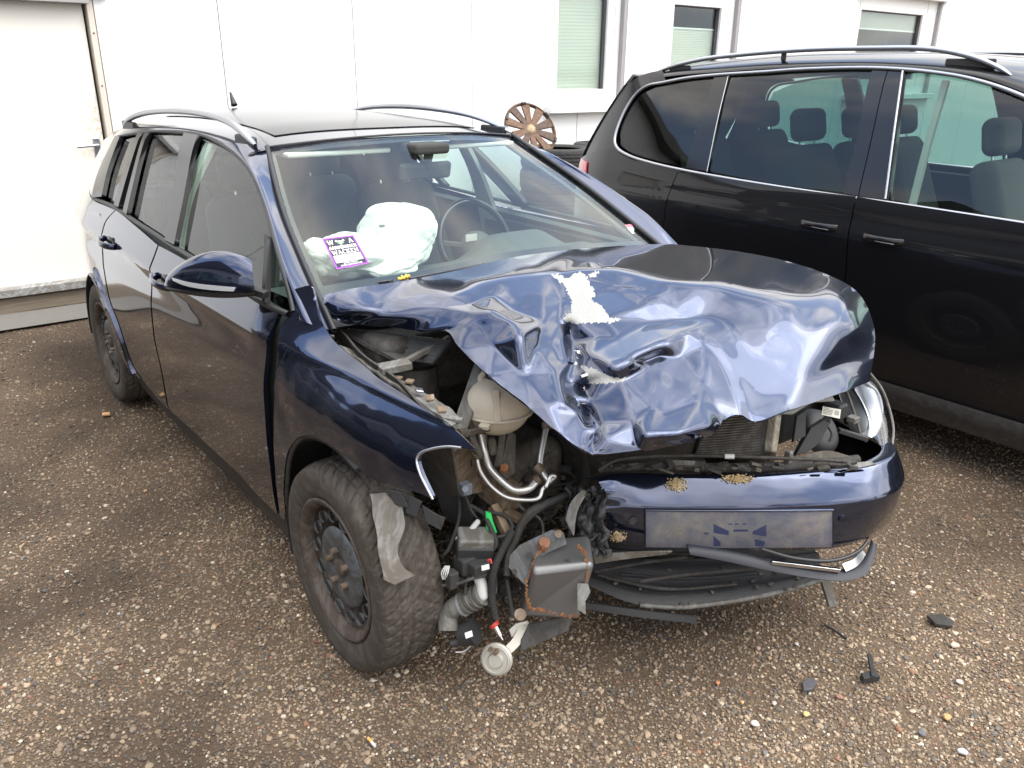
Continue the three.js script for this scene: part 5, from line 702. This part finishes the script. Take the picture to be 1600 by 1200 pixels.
  const outr = [sp(-2.2, 1.14), sp(-2.24, 1.16), sp(-2.2, 1.25), sp(-2.14, 1.36), sp(-2.08, 1.48), sp(-1.99, 1.6), sp(-1.9, 1.66), sp(-1.72, 1.70)];
  const inP = poly(inn, 30), outP = poly(outr, 30); vb('rear_pillar', sheet([0, 0.25, 0.5, 0.75, 1].map(t => inP.map((p, i) => { const q = p.clone().lerp(outP[i], t); return V(sX(q.y, q.z) + 0.0, q.y, q.z); })), 0.012), M.blackPaint);
  const wedge = coons(sL([935, 238], [966, 240], [1020, 261], [1063, 270]), sL([962, 232], [983, 246], [1020, 257], [1068, 268]), sL([935, 238], [962, 232]), sL([1063, 270], [1068, 268]), 20, 4, sFix(0.002)); vb('belt_panel', sheet(wedge, 0.01, -1), M.blackPaint);
  // chrome loop
  const loop = [...sL([1600, 349], [1483, 331], [1383, 316], [1333, 309], [1250, 297], [1150, 281], [1068, 266], [1020, 255], [983, 243], [965, 231], [961, 219], [966, 198], [979, 169], [995, 146], [1012, 134], [1036, 129], [1073, 122], [1121, 117], [1200, 112], [1250, 108.5], [1337, 106], [1387, 107], [1450, 112], [1517, 123], [1600, 151])];
  const full = [sp(1.14, 1.115), ...loop, sp(0.78, 1.44), sp(1.14, 1.15)];
  vb('chrome_window_trim', tube(full.map(p => p.clone().add(V(-0.002, 0, 0))), 0.0095, 260, 8), M.satin, 'chrome trim round the side windows');
  // roof
  const eY = interp([-2.0, -1.9, -1.78, -1.5, -1.27, -0.94, -0.45, -0.08, 0.13, 0.37, 0.78, 1.14], [1.56, 1.61, 1.645, 1.675, 1.69, 1.71, 1.728, 1.712, 1.69, 1.625, 1.45, 1.14]);
  const cY = interp([-2.0, -1.5, -0.8, -0.2, 0.2, 0.45], [1.70, 1.765, 1.80, 1.795, 1.765, 1.72]);
  const rg = []; for (let k = 0; k <= 40; k++) { const z = lerp(-2.0, 0.45, k / 40), e = eY(z), r = []; const xe = XC - sX(e, z); for (let i = 0; i <= 40; i++) { const s = i / 20 - 1, ss = Math.sign(s) * (1 - Math.pow(1 - Math.abs(s), 1.5)), w = Math.abs(ss); r.push(V(XC + ss * xe, e + (cY(z) - e) * Math.pow(1 - Math.pow(w, 3), 0.6), z)); } rg.push(r); }
  mesh('roof', sheet(rg, 0.02, -1), M.blackPaint, van); mesh('headliner', gridGeo(rg.slice(2, 39).map(r => r.slice(4, -4).map(p => V(p.x, p.y - 0.05, p.z)))), M.liner, van);
  const ap = poly([sp(0.45, 1.6), sp(0.78, 1.45), sp(1.16, 1.14)], 14), ap2 = poly([V(2.42, 1.68, 0.45), V(2.3, 1.48, 0.95), V(2.15, 1.12, 1.4)], 14); vb('windscreen_pillar', sheet([ap, ap2], 0.02), M.blackPaint);
  mesh('windscreen', gridGeo([ap2, ap2.map(p => V(XC, p.y + 0.03, p.z + 0.12)), ap2.map(p => V(2 * XC - p.x, p.y, p.z))]), M.glass, van);
  // rails
  const rp = [[-1.9, 1.655], [-1.72, 1.735], [-1.45, 1.79], [-1.18, 1.815], [-0.78, 1.838], [-0.42, 1.842], [-0.11, 1.835], [0.09, 1.80], [0.22, 1.755], [0.28, 1.725]];
  vb('roof_rail', rail(rp.map(([z, y]) => V(sX(eY(z), z) + 0.05, y - 0.034, z))), M.satin);
  for (const [z, l, y] of [[-1.6, 0.16, 1.7], [-0.9, 0.03, 1.775], [0.08, 0.22, 1.735]]) vb('rail_foot', box(0.016, 0.05, l, sX(eY(z), z) + 0.057, y, z, 0.008), M.rubber);
  // tail lamp
  vb('tail_lamp', sheet(coons([sp(-2.3, 0.96), sp(-2.1, 0.99)], [sp(-2.27, 1.14), sp(-2.14, 1.13)], [sp(-2.3, 0.96), sp(-2.27, 1.14)], [sp(-2.1, 0.99), sp(-2.14, 1.13)], 8, 8, sFix(-0.016)), 0.008, -1), std(0.5, 0.03, 0.035, 0.15, 0, { clearcoat: 1 }), 'red tail lamp');
  // seats
  const vseat = std(0.065, 0.062, 0.056, 0.95, 0, { sheen: 0.4, sheenRoughness: 0.6, sheenColor: new THREE.Color(0.2, 0.2, 0.2), bumpMap: grainT, bumpScale: 0.002 });
  for (const [x, z] of [[2.45, 0.42], [3.35, 0.42], [2.4, -0.55], [2.9, -0.55], [3.4, -0.55], [2.55, -1.4], [3.2, -1.4]]) seat(van, x, z, 0.6, 0.46, 0.64, vseat);
  mesh('pillar_trim', sheet([poly([V(2.1, 1.0, 0.02), V(2.2, 1.4, 0.0), V(2.3, 1.66, -0.02)], 10), poly([V(2.1, 1.0, 0.05), V(2.2, 1.4, 0.03), V(2.3, 1.66, 0.01)], 10)], 0.02), M.pillarTrim, van);
  mesh('dashboard', box(1.6, 0.3, 0.5, XC, 0.98, 1.25, 0.08), M.dash, van);
  const vt = tyreGeo(0.34, 0.22, 0.215, 200);
  for (const [z, s] of [[-1.68, -1], [1.55, -1], [-1.68, 1], [1.55, 1]]) { const w = wheel('wheel', V(XC + s * (SW / 2 - 0.14), 0.34, z), 0.34, van, { tyre: vt, holes: 12 }); if (s > 0) w.rotation.y = Math.PI; }
}

// a second, similar van on the wreck's other side: out of the picture, seen only mirrored in the paint
{ const v2 = van.clone(); v2.name = numbered('black_minivan'); v2.userData = { label: 'second black minivan parked on the mirror side of the wreck', category: 'minivan' }; v2.position.set(-7.0, 0, -1.7); scene.add(v2); }

// ================================================================ building: white panelled wall with a door and three windows
const WZ = -4.9, Wp = (px, py, z = WZ) => on(px, py, 'z', z);
const panelM = std(0.84, 0.84, 0.83, 0.55, 0, { bumpMap: grainT, bumpScale: 0.0006 });
const frameM = std(0.82, 0.82, 0.80, 0.4), revealM = std(0.32, 0.31, 0.31, 0.7), doorM = std(0.80, 0.77, 0.70, 0.5, 0, { map: dataTex(256, 512, (u, v) => { const s = sst(0.72, 0.98, u) * sst(0.42, 0.5, v) * sst(0.75, 0.6, v) * 0.6 * sst(-0.15, 0.6, fbm2(u * 22, v * 40, 5)) ; return [lerp(1, 0.84, s), lerp(1, 0.74, s), lerp(1, 0.6, s)]; }, true) });
const bld = thing('white_building', 'long white panelled building with a door and recessed windows', 'building');
{
  const xs = [-3.4, -2.4, -1.25, -0.135, 0.75, 1.9, 3.14, 4.0]; const H = 3.3, D = 0.22, gp = 0.004;
  const pan = (x0, x1, y0, y1) => mesh('wall_panel', box(x1 - x0 - 2 * gp, y1 - y0, D, (x0 + x1) / 2, (y0 + y1) / 2, WZ - D / 2, 0.004), panelM, bld);
  for (let i = 0; i < xs.length - 1; i++) if (i === 2) pan(xs[i], xs[i + 1], 2.12, H); else pan(xs[i], xs[i + 1], 0.1, H);
  const win = (x0, x1, y0, y1) => ({ x0, x1, y0, y1 });
  const wins = [win(4.0, 5.2, 1.33, 2.72), win(5.72, 7.13, 1.33, 2.62), win(9.66, 12.1, 1.4, 2.72)];
  const fill = [[4.0, 4.52], [4.52, 5.2]]; for (const [a, b] of fill) pan(a, b, 0.1, 1.33); pan(4.0, 5.2, 2.72, H);
  pan(5.2, 5.55, 0.1, H); pan(5.55, 5.72, 0.1, H); pan(5.72, 7.13, 0.1, 1.33); pan(5.72, 7.13, 2.62, H); pan(7.13, 7.63, 0.1, H); pan(7.63, 9.43, 0.1, H); pan(9.43, 9.66, 0.1, H); pan(9.66, 12.1, 0.1, 1.4); pan(9.66, 12.1, 2.72, H); for (const [a, b] of [[12.1, 13.4], [13.4, 14.7], [14.7, 16]]) pan(a, b, 0.1, H);
  const gp_ = [[870, 948, 2, 139], [1051, 1125, 7, 150], [1343, 1441, 15, 110]];
  wins.forEach((w, k) => {
    const z = WZ - 0.09; const [pl, pr, pt, pb] = gp_[k]; const a = Wp(pl, pt, z), b = Wp(pr, pb, z); const g = { x0: a.x, x1: Wp(pr, pt, z).x, y0: k ? 1.6 : b.y, y1: k === 0 ? 2.5 : a.y };
    const W = new THREE.Group(); W.name = 'window'; bld.add(W);
    const fb = (x0, x1, y0, y1, d, zz, m = frameM, n = 'window_frame') => mesh(n, box(x1 - x0, y1 - y0, d, (x0 + x1) / 2, (y0 + y1) / 2, zz, 0.006), m, W);
    fb(w.x0 + 0.002, g.x0, w.y0, w.y1, 0.08, z - 0.005); fb(g.x1, w.x1 - 0.05, w.y0, w.y1, 0.08, z - 0.005); fb(g.x0 + 0.001, g.x1 - 0.001, w.y0, g.y0, 0.08, z - 0.006); fb(g.x0 + 0.001, g.x1 - 0.001, g.y1, w.y1, 0.08, z - 0.006);
    for (const [x0, x1] of [[g.x0 - 0.06, g.x0 - 0.054], [g.x1 + 0.1, g.x1 + 0.106]]) fb(x0, x1, w.y0 + 0.1, w.y1, 0.01, z + 0.033, std(0.3, 0.3, 0.3, 0.6), 'frame_joint');
    mesh('glazing_bead', [box(0.012, g.y1 - g.y0, 0.05, g.x1 - 0.006, (g.y0 + g.y1) / 2, z - 0.02, 0.003), box(g.x1 - g.x0, 0.012, 0.05, (g.x0 + g.x1) / 2, g.y1 - 0.006, z - 0.02, 0.003)], std(0.1, 0.09, 0.11, 0.5), W);
    mesh('reveal', box(0.05, w.y1 - w.y0, 0.17, w.x1 - 0.026, (w.y0 + w.y1) / 2, WZ - 0.087, 0.003), revealM, W);
    mesh('pane', box(g.x1 - g.x0, g.y1 - g.y0, 0.008, (g.x0 + g.x1) / 2, (g.y0 + g.y1) / 2, z - 0.03, 0.001), std(0.9, 0.95, 0.93, 0.0, 0, { transmission: 1, thickness: 0, ior: 1.5 }), W);
    mesh('room', sheet([[V(w.x0, w.y0, z - 0.75), V(w.x1, w.y0, z - 0.75)], [V(w.x0, w.y1, z - 0.75), V(w.x1, w.y1, z - 0.75)]], 0.05), std(0.06, 0.06, 0.065, 0.9), W);
    // pleated blind
    const by1 = k === 0 ? g.y1 : k === 1 ? Wp(1090, 45, z).y : g.y1, by0 = k === 2 ? Wp(1390, 47, z).y : g.y0; const bl = []; for (let j = 0; j <= 60; j++) bl.push([V(g.x0, lerp(by0, by1, j / 60), z - 0.06 - (j % 2) * 0.008), V(g.x1, lerp(by0, by1, j / 60), z - 0.06 - (j % 2) * 0.008)]);
    mesh('blind', gridGeo(bl), std(0.6, 0.59, 0.53, 0.9), W); mesh('blind_rail', box(g.x1 - g.x0, 0.02, 0.02, (g.x0 + g.x1) / 2, k === 2 ? by0 : by1, z - 0.064, 0.004), frameM, W);
    if (k === 2) mesh('window_head', box(w.x1 - w.x0 + 0.14, 0.05, 0.09, (w.x0 + w.x1) / 2 + 0.02, w.y1 + 0.025, WZ + 0.03, 0.008), frameM, W);
  });
  const sl = Wp(858, 171), sr = Wp(966, 166); mesh('window_sill', box(1.22, 0.075, 0.14, 4.66, (sl.y + sr.y) / 2 - 0.005, WZ + 0.05, 0.008), frameM, bld); mesh('window_sill', box(1.5, 0.075, 0.14, 6.42, 1.3, WZ + 0.05, 0.008), frameM, bld); mesh('window_sill', box(2.5, 0.075, 0.14, 10.88, 1.36, WZ + 0.05, 0.008), frameM, bld);
  // door
  const dr = new THREE.Group(); dr.name = 'door'; bld.add(dr);
  mesh('door_leaf', box(1.02, 1.92, 0.05, -0.71, 1.13, WZ - 0.06, 0.004), doorM, dr);
  mesh('door_jamb', box(0.04, 1.95, 0.1, -0.16, 1.14, WZ - 0.04, 0.003), std(0.62, 0.56, 0.48, 0.6), dr); mesh('door_jamb', box(0.03, 1.95, 0.1, -1.235, 1.14, WZ - 0.04, 0.003), std(0.62, 0.56, 0.48, 0.6), dr);
  mesh('door_head', box(1.05, 0.045, 0.16, -0.7, 2.11, WZ + 0.0, 0.003), revealM, dr); mesh('drip_rail', box(1.25, 0.03, 0.05, -0.66, 2.15, WZ + 0.026, 0.004), frameM, dr);
  for (const y of [1.9, 1.55, 1.2, 0.85, 0.5]) mesh('screw', new THREE.SphereGeometry(0.006, 8, 6).translate(-0.16, y, WZ + 0.011), M.trim, dr);
  const hp = Wp(152, 230, WZ - 0.03); mesh('handle_plate', box(0.045, 0.17, 0.012, hp.x, hp.y - 0.02, WZ - 0.03, 0.02), M.satin, dr);
  mesh('door_handle', [tubeCap([V(hp.x, hp.y + 0.02, WZ - 0.03), V(hp.x, hp.y + 0.02, WZ + 0.025), V(hp.x - 0.03, hp.y + 0.018, WZ + 0.035), V(hp.x - 0.14, hp.y + 0.012, WZ + 0.035)], 0.0095)], M.satin, dr);
  mesh('threshold', box(1.08, 0.06, 0.13, -0.7, 0.145, WZ + 0.0, 0.006), std(0.42, 0.43, 0.44, 0.6, 0.3, { map: dirtT }), dr);
  mesh('plinth', box(19.4, 0.12, 0.24, 6.3, 0.04, WZ - 0.1, 0.01), std(0.3, 0.25, 0.19, 0.95, 0, { bumpMap: grainT, bumpScale: 0.006 }), bld);
  mesh('interior_back', box(19, 3.2, 0.05, 6.3, 1.7, WZ - 1.0, 0.01), std(0.2, 0.2, 0.2, 0.9), bld);
  mesh('flat_roof', box(19.8, 0.15, 2.4, 6.3, 3.38, WZ - 1.0, 0.02), std(0.25, 0.25, 0.25, 0.9), bld);
}
// ================================================================ ground
const gcol = (x, z) => { const d = fbm2(x * 0.45 + 3, z * 0.45, 4), e = fbm2(x * 1.7, z * 1.7 + 9, 3); const damp = sst(-0.6, 0.5, fbm2(x * 0.8 + 20, z * 0.8, 4) + 0.5 * sst(-1.6, -3.6, z) + 0.35 * sst(-0.9, -1.6, x) * sst(1.2, -1, z) - 0.55 * sst(-0.2, 0.9, z) * sst(-1.2, 0.6, x) - 0.25); return clamp(0.72 + d * 0.6 + e * 0.35 - 0.55 * damp); };
{
  const px = 1024, t = dataTex(px, px, (u, v) => { const a = rnd(), b = tile(2, 14)(u, v) * 0.5 + tile(7, 40)(u, v) * 0.35; let l = 0.34 + 0.18 * b + 0.16 * (a - 0.5); const w = rnd(); if (w > 0.975) l += 0.25; return [l * 1.12, l * 0.94, l * 0.74]; }, true); t.repeat.set(1, 1);
  const bt = dataTex(512, 512, (u, v) => 0.5 + 0.4 * tile(3, 30)(u, v) + 0.35 * (rnd() - 0.5)); 
  const N = 200, g = new THREE.PlaneGeometry(24, 20, N, N); g.rotateX(-Math.PI / 2); const p = g.attributes.position, col = [], uv = g.attributes.uv;
  const mk = (g, flat) => { const p = g.attributes.position, uv = g.attributes.uv, col = []; for (let i = 0; i < p.count; i++) { const x = p.getX(i), z = p.getZ(i); if (!flat) p.setY(i, 0.008 * fbm2(x * 1.3, z * 1.3, 3) - 0.006); uv.setXY(i, x / 1.1, z / 1.1); const k = gcol(x, z); const c = [lerp(0.3, 1.0, k), lerp(0.27, 0.98, k), lerp(0.26, 0.96, k)]; col.push(...c); } g.setAttribute('color', new THREE.Float32BufferAttribute(col, 3)); g.computeVertexNormals(); return g; };
  g.translate(2, 0, -1); const gm = std(1, 1, 1, 0.95, 0, { map: t, vertexColors: true, bumpMap: bt, bumpScale: 0.006 });
  const big = new THREE.PlaneGeometry(260, 260, 60, 60); big.rotateX(-Math.PI / 2); big.translate(0, -0.03, 0);
  const o = mesh('ground', mk(big, true), gm); o.userData = { kind: 'structure', label: 'gravel yard stretching out around the cars', category: 'ground' };
  const o2 = mesh('gravel_yard', mk(g), gm); o2.userData = { kind: 'structure', label: 'brown gravel ground under the parked cars', category: 'ground' };
  const cs = mesh('concrete_strip', new THREE.PlaneGeometry(19, 0.42, 90, 4).rotateX(-Math.PI / 2).translate(6.2, 0.014, -4.57), std(0.16, 0.15, 0.135, 0.95, 0, { bumpMap: grainT, bumpScale: 0.006 })); cs.userData = { kind: 'structure', label: 'narrow grey concrete strip along the wall', category: 'pavement' };
}
{
  // loose gravel
  seed = 1234; const geos = [0, 1, 2].map(k => { const g = new THREE.IcosahedronGeometry(1, k === 2 ? 1 : 0), p = g.attributes.position; for (let i = 0; i < p.count; i++) { const x = p.getX(i), y = p.getY(i), z = p.getZ(i); const f = 1 + 0.28 * n3(x * 1.4 + k * 9, y * 1.4, z * 1.4); p.setXYZ(i, x * f, y * f * 0.62, z * f); } g.computeVertexNormals(); return g; });
  const pal = [[0.23, 0.185, 0.14], [0.16, 0.13, 0.1], [0.29, 0.235, 0.18], [0.1, 0.093, 0.088], [0.36, 0.3, 0.23], [0.42, 0.38, 0.32], [0.58, 0.55, 0.5], [0.24, 0.13, 0.09], [0.15, 0.15, 0.16], [0.35, 0.24, 0.14]];
  const wts = [0.26, 0.23, 0.16, 0.14, 0.09, 0.05, 0.016, 0.025, 0.03, 0.02];
  const stone = std(1, 1, 1, 0.85); const per = [230000, 150000, 9000];
  const m4 = new THREE.Matrix4(), q = new THREE.Quaternion(), e = new THREE.Euler(), c = new THREE.Color();
  const fx = CAM.x, fz = CAM.z;
  geos.forEach((g, k) => {
    const im = new THREE.InstancedMesh(g, stone, per[k]); im.name = numbered('loose_gravel'); im.userData = { label: 'loose small stones strewn over the yard', category: 'gravel', kind: 'stuff' }; im.castShadow = im.receiveShadow = true;
    for (let i = 0; i < per[k]; i++) {
      let x, z; for (;;) { const r = 0.9 + 6.2 * Math.pow(rnd(), 1.15), a = rr(-1.75, 1.0); x = fx + Math.sin(yaw + a) * r; z = fz - Math.cos(yaw + a) * r; if (z > -4.4 && rnd() < 0.45 + 0.6 * gcol(x, z)) break; }
      const s = k === 2 ? rr(0.005, 0.0095) : rr(0.0019, 0.0051) * (rnd() < 0.12 ? 1.5 : 1);
      e.set(rr(-0.4, 0.4), rr(0, 6.28), rr(-0.4, 0.4)); q.setFromEuler(e); m4.compose(V(x, 0.008 * fbm2(x * 1.3, z * 1.3, 3) - 0.006 + s * 0.3, z), q, V(s * rr(0.8, 1.4), s, s)); im.setMatrixAt(i, m4);
      let w = rnd(), j = 0; while (w > wts[j] && j < 9) { w -= wts[j]; j++; } const b = rr(0.7, 1.2) * lerp(0.42, 1.08, gcol(x, z)); c.setRGB(pal[j][0] * b * 1.03, pal[j][1] * b * 0.94, pal[j][2] * b * 0.83); im.setColorAt(i, c);
    }
    scene.add(im);
  });
  // larger single stones one can pick out
  const G = (px, py) => on(px, py, 'y', 0.004);
  const big = [[1185, 1012, 0.016, [0.34, 0.22, 0.19], 'reddish'], [1245, 1005, 0.012, [0.45, 0.42, 0.4], 'grey'], [1492, 1008, 0.024, [0.5, 0.4, 0.3], 'beige'], [1504, 1174, 0.022, [0.46, 0.45, 0.44], 'light grey'], [1440, 1144, 0.02, [0.11, 0.11, 0.12], 'dark'], [1480, 1120, 0.022, [0.42, 0.27, 0.12], 'ochre'], [1260, 1115, 0.018, [0.5, 0.36, 0.16], 'yellowish'], [1312, 1088, 0.017, [0.27, 0.14, 0.1], 'rust red'], [1122, 1066, 0.012, [0.45, 0.17, 0.08], 'orange'], [1210, 1098, 0.014, [0.42, 0.34, 0.3], 'pinkish'], [1180, 1130, 0.02, [0.55, 0.5, 0.42], 'pale'], [1500, 1065, 0.018, [0.5, 0.45, 0.38], 'cream'], [1160, 1096, 0.011, [0.5, 0.3, 0.12], 'amber'], [1395, 910, 0.014, [0.5, 0.42, 0.33], 'sandy'], [104, 892, 0.012, [0.6, 0.57, 0.5], 'whitish'], [227, 766, 0.014, [0.4, 0.27, 0.16], 'tan']];
  for (let [x, y, r, k, n] of big) { const p = G(x, y), g = geos[2].clone(); r *= 0.5; g.scale(r * 1.25, r * 0.8, r); g.rotateY(x); g.translate(p.x, r * 0.35, p.z); solo('pebble', g, std(...k, 0.85), `single ${n} pebble lying loose on the gravel`, 'pebble'); }
  // debris
  const D = (n, l, px, m, label) => { const pts = l.map(([a, b]) => on(a, b, 'y', 0.014)); solo(n, slab(pts, V(0.05, 1, 0.04), 0.008, 0.002), m, label, 'debris'); };
  D('plastic_shard', [[1450, 962], [1470, 958], [1490, 968], [1488, 976], [1462, 974]], 0, M.dustyBlack, 'flat dark plastic shard on the gravel beyond the bumper');
  D('plastic_shard', [[1254, 1066], [1268, 1058], [1276, 1064], [1268, 1076], [1256, 1078]], 0, std(0.06, 0.06, 0.065, 0.6), 'dark slate coloured shard near the rust red pebble');
  solo('plastic_clip', [slab([[1346, 1052], [1366, 1048], [1374, 1056], [1350, 1060]].map(([a, b]) => on(a, b, 'y', 0.02)), V(0, 1, 0), 0.018), slab([[1356, 1022], [1361, 1022], [1368, 1054], [1362, 1056]].map(([a, b]) => on(a, b, 'y', 0.026)), V(0, 1, 0), 0.008)].reduce((a, g) => a ? merge([a, g]) : g, null), M.plastic, 'broken black plastic clip lying on the gravel', 'debris');
  solo('trim_splinter', tube([on(1288, 976, 'y', 0.012), on(1302, 984, 'y', 0.012), on(1322, 998, 'y', 0.012)], 0.004, 12, 6), M.plastic, 'thin black splinter of trim on the gravel', 'debris');
  const cb = [on(575, 1153, 'y', 0.008), on(586, 1166, 'y', 0.008)]; const cig = thing('cigarette_butt', 'cigarette butt with orange filter on the gravel', 'cigarette'); mesh('paper', cyl(cb[0].clone().lerp(cb[1], 0.55), cb[1], 0.004), M.white, cig); mesh('filter', cyl(cb[0], cb[0].clone().lerp(cb[1], 0.55), 0.004), std(0.6, 0.3, 0.08, 0.8), cig);
  solo('wood_chip', slab([[160, 645], [171, 644], [171, 647], [160, 648]].map(([a, b]) => on(a, b, 'y', 0.012)), V(0, 1, 0), 0.006), std(0.5, 0.3, 0.14, 0.8), 'orange wood chip on the gravel by the rear wheel', 'debris');
}
// yellow withered flower caught at the windscreen base
{ const p = hit(wind, 632, 437, 0.02) || on(632, 437, 'y', 1.08); const L = []; seed = 5; for (let k = 0; k < 9; k++) { const a = k * 0.8, u = V(Math.cos(a), 0.5 + 0.3 * Math.sin(k), Math.sin(a)).normalize(); L.push(cyl(p, p.clone().addScaledVector(u, 0.022), 0.006, 0.003, 6)); } L.push(tube([p, p.clone().add(V(0.03, -0.012, 0.01)), p.clone().add(V(0.055, -0.014, 0.015))], 0.004, 12, 6)); solo('withered_flower', merge(L), std(0.62, 0.42, 0.08, 0.9), 'small withered yellow flower lying at the windscreen base', 'flower'); }
// ================================================================ tyres stacked by the wall, wheel trim and pot
{
  const b = on(880, 231, 'z', -4.15), n = 5, th = 0.2, base = b.y - th * n; const tg2 = tyreGeo(0.36, 0.2, 0.22, 200).rotateZ(Math.PI / 2); seed = 77;
  for (const [dx, dz, num] of [[0.02, 0, 5], [0.78, -0.1, 5]]) for (let k = 0; k < num; k++) { const t = thing('stacked_tyre', dx < 0.5 ? `black tyre in the stack under the wheel trim, ${['lowest', 'second up', 'middle one', 'second from top', 'topmost'][k]}` : `black tyre in the stack beside the minivan, ${['lowest', 'second up', 'middle one', 'second from top', 'topmost'][k]}`, 'tyre', 'tyres stacked by the wall'); const m = mesh('tyre_body', tg2, M.rubber, t); t.position.set(b.x + dx + rr(-0.01, 0.01), 0.1 + k * (b.y - 0.0) / num, b.z - 0.1 + dz + rr(-0.01, 0.01)); t.scale.y = b.y / (num * 0.2); t.position.y = (k + 0.5) * b.y / num; t.rotation.y = rnd() * 6; }
  const top = b.y, c = on(829, 203, 'z', -4.4); const cap = thing('wheel_trim', 'rusty brown spoked wheel trim leaning on the tyre stack', 'wheel trim'); const R = 0.265;
  const rustyM = std(0.15, 0.085, 0.055, 0.6, 0.35, { map: dirtT }); mesh('rim_ring', new THREE.TorusGeometry(R, 0.014, 10, 60).scale(1, 1, 1.6), rustyM, cap);
  for (let k = 0; k < 10; k++) { const a = k / 10 * 6.2832 + 0.2, s = new THREE.Shape(); s.moveTo(0.05, -0.022); s.lineTo(R - 0.01, -0.045); s.lineTo(R - 0.01, 0.04); s.lineTo(0.05, 0.02); const g = new THREE.ExtrudeGeometry(s, { depth: 0.008, bevelSize: 0.004, bevelThickness: 0.006, bevelSegments: 2 }); g.rotateZ(a); mesh('spoke', g, k % 3 ? rustyM : std(0.09, 0.055, 0.04, 0.6, 0.3, { map: dirtT }), cap); }
  mesh('hub', lathe([[0, 0.03], [0.03, 0.03], [0.05, 0.02], [0.07, 0.0]], 30, 'z'), std(0.32, 0.24, 0.15, 0.5, 0.4, { map: dirtT }), cap);
  for (let k = 0; k < 6; k++) { const a = k / 6 * 6.2832 + 0.5; mesh('clip', box(0.05, 0.02, 0.03, 0, 0, 0, 0.004).rotateZ(a + Math.PI / 2).translate(Math.cos(a) * R, Math.sin(a) * R, 0.02), M.trim, cap); }
  cap.position.copy(c); cap.rotation.set(-0.55, -0.1, 0.0);
  const pp = on(932, 216, 'z', -4.55); const pot = thing('plastic_pot', 'small grey plastic pot on the tyres by the wall', 'pot'); mesh('pot_body', lathe([[0, 0], [0.07, 0], [0.085, 0.1], [0.105, 0.105], [0.105, 0.12], [0.09, 0.12], [0.08, 0.01]], 30), std(0.3, 0.31, 0.3, 0.6), pot); pot.position.set(pp.x, top, pp.z + 0.15);
}
// ================================================================ what stands behind the photographer and shows only as reflections
{
  const h = thing('neighbouring_house', 'grey house with a dark pitched roof across the yard', 'house'); const hx = -15, hz = -6;
  mesh('wall', box(9, 4.6, 14, hx, 2.3, hz, 0.02), std(0.33, 0.33, 0.34, 0.9), h);
  const s = new THREE.Shape(); s.moveTo(-7.6, 0); s.lineTo(0, 4.4); s.lineTo(7.6, 0); const rf = new THREE.ExtrudeGeometry(s, { depth: 10, bevelEnabled: false }); rf.rotateY(Math.PI / 2); rf.translate(hx - 5, 4.6, hz); mesh('roof', rf, std(0.035, 0.033, 0.035, 0.7), h);
  for (const z of [-10, -7, -4, -1]) { const w = mesh('window', box(0.06, 1.3, 1.1, hx + 4.5, 2.4, z, 0.01), frameM, h); mesh('pane', box(0.02, 1.14, 0.94, hx + 4.535, 2.4, z, 0.004), M.blackGloss, w); }
  const bark = std(0.07, 0.055, 0.045, 0.95); seed = 321;
  for (const [x, z, H, k] of [[-9, 19, 9, 'leaning by the lane'], [-3, 24, 10, 'tall and forked'], [5, 22, 8.5, 'wide and low'], [12, 26, 11, 'tallest of the row'], [-16, 14, 8, 'short and dense'], [19, 20, 9, 'slender']]) {
    const t = thing('bare_tree', `bare winter tree across the yard, ${k}`, 'tree', 'bare trees across the yard'); t.position.set(x, 0, z); const br = []; const grow = (p, d, L, r, n) => { const e = p.clone().addScaledVector(d, L); br.push(cyl(p, e, r, r * 0.68, 6)); if (n === 0) return; const c = n > 3 ? 3 : 3; for (let i = 0; i < c; i++) { const q = d.clone().add(V(rr(-0.75, 0.75), rr(-0.15, 0.5), rr(-0.75, 0.75))).normalize(); grow(p.clone().lerp(e, rr(0.6, 1)), q, L * rr(0.6, 0.82), r * 0.62, n - 1); } };
    const tr = V(0, H * 0.3, 0); mesh('trunk', cyl(V(0, 0, 0), tr, 0.22, 0.16, 10), bark, t); for (let i = 0; i < 3; i++) grow(tr, V(rr(-0.5, 0.5), 1, rr(-0.5, 0.5)).normalize(), H * 0.22, 0.12, 5); mesh('crown', merge(br), bark, t);
  }
}
renderer.render(scene, camera);
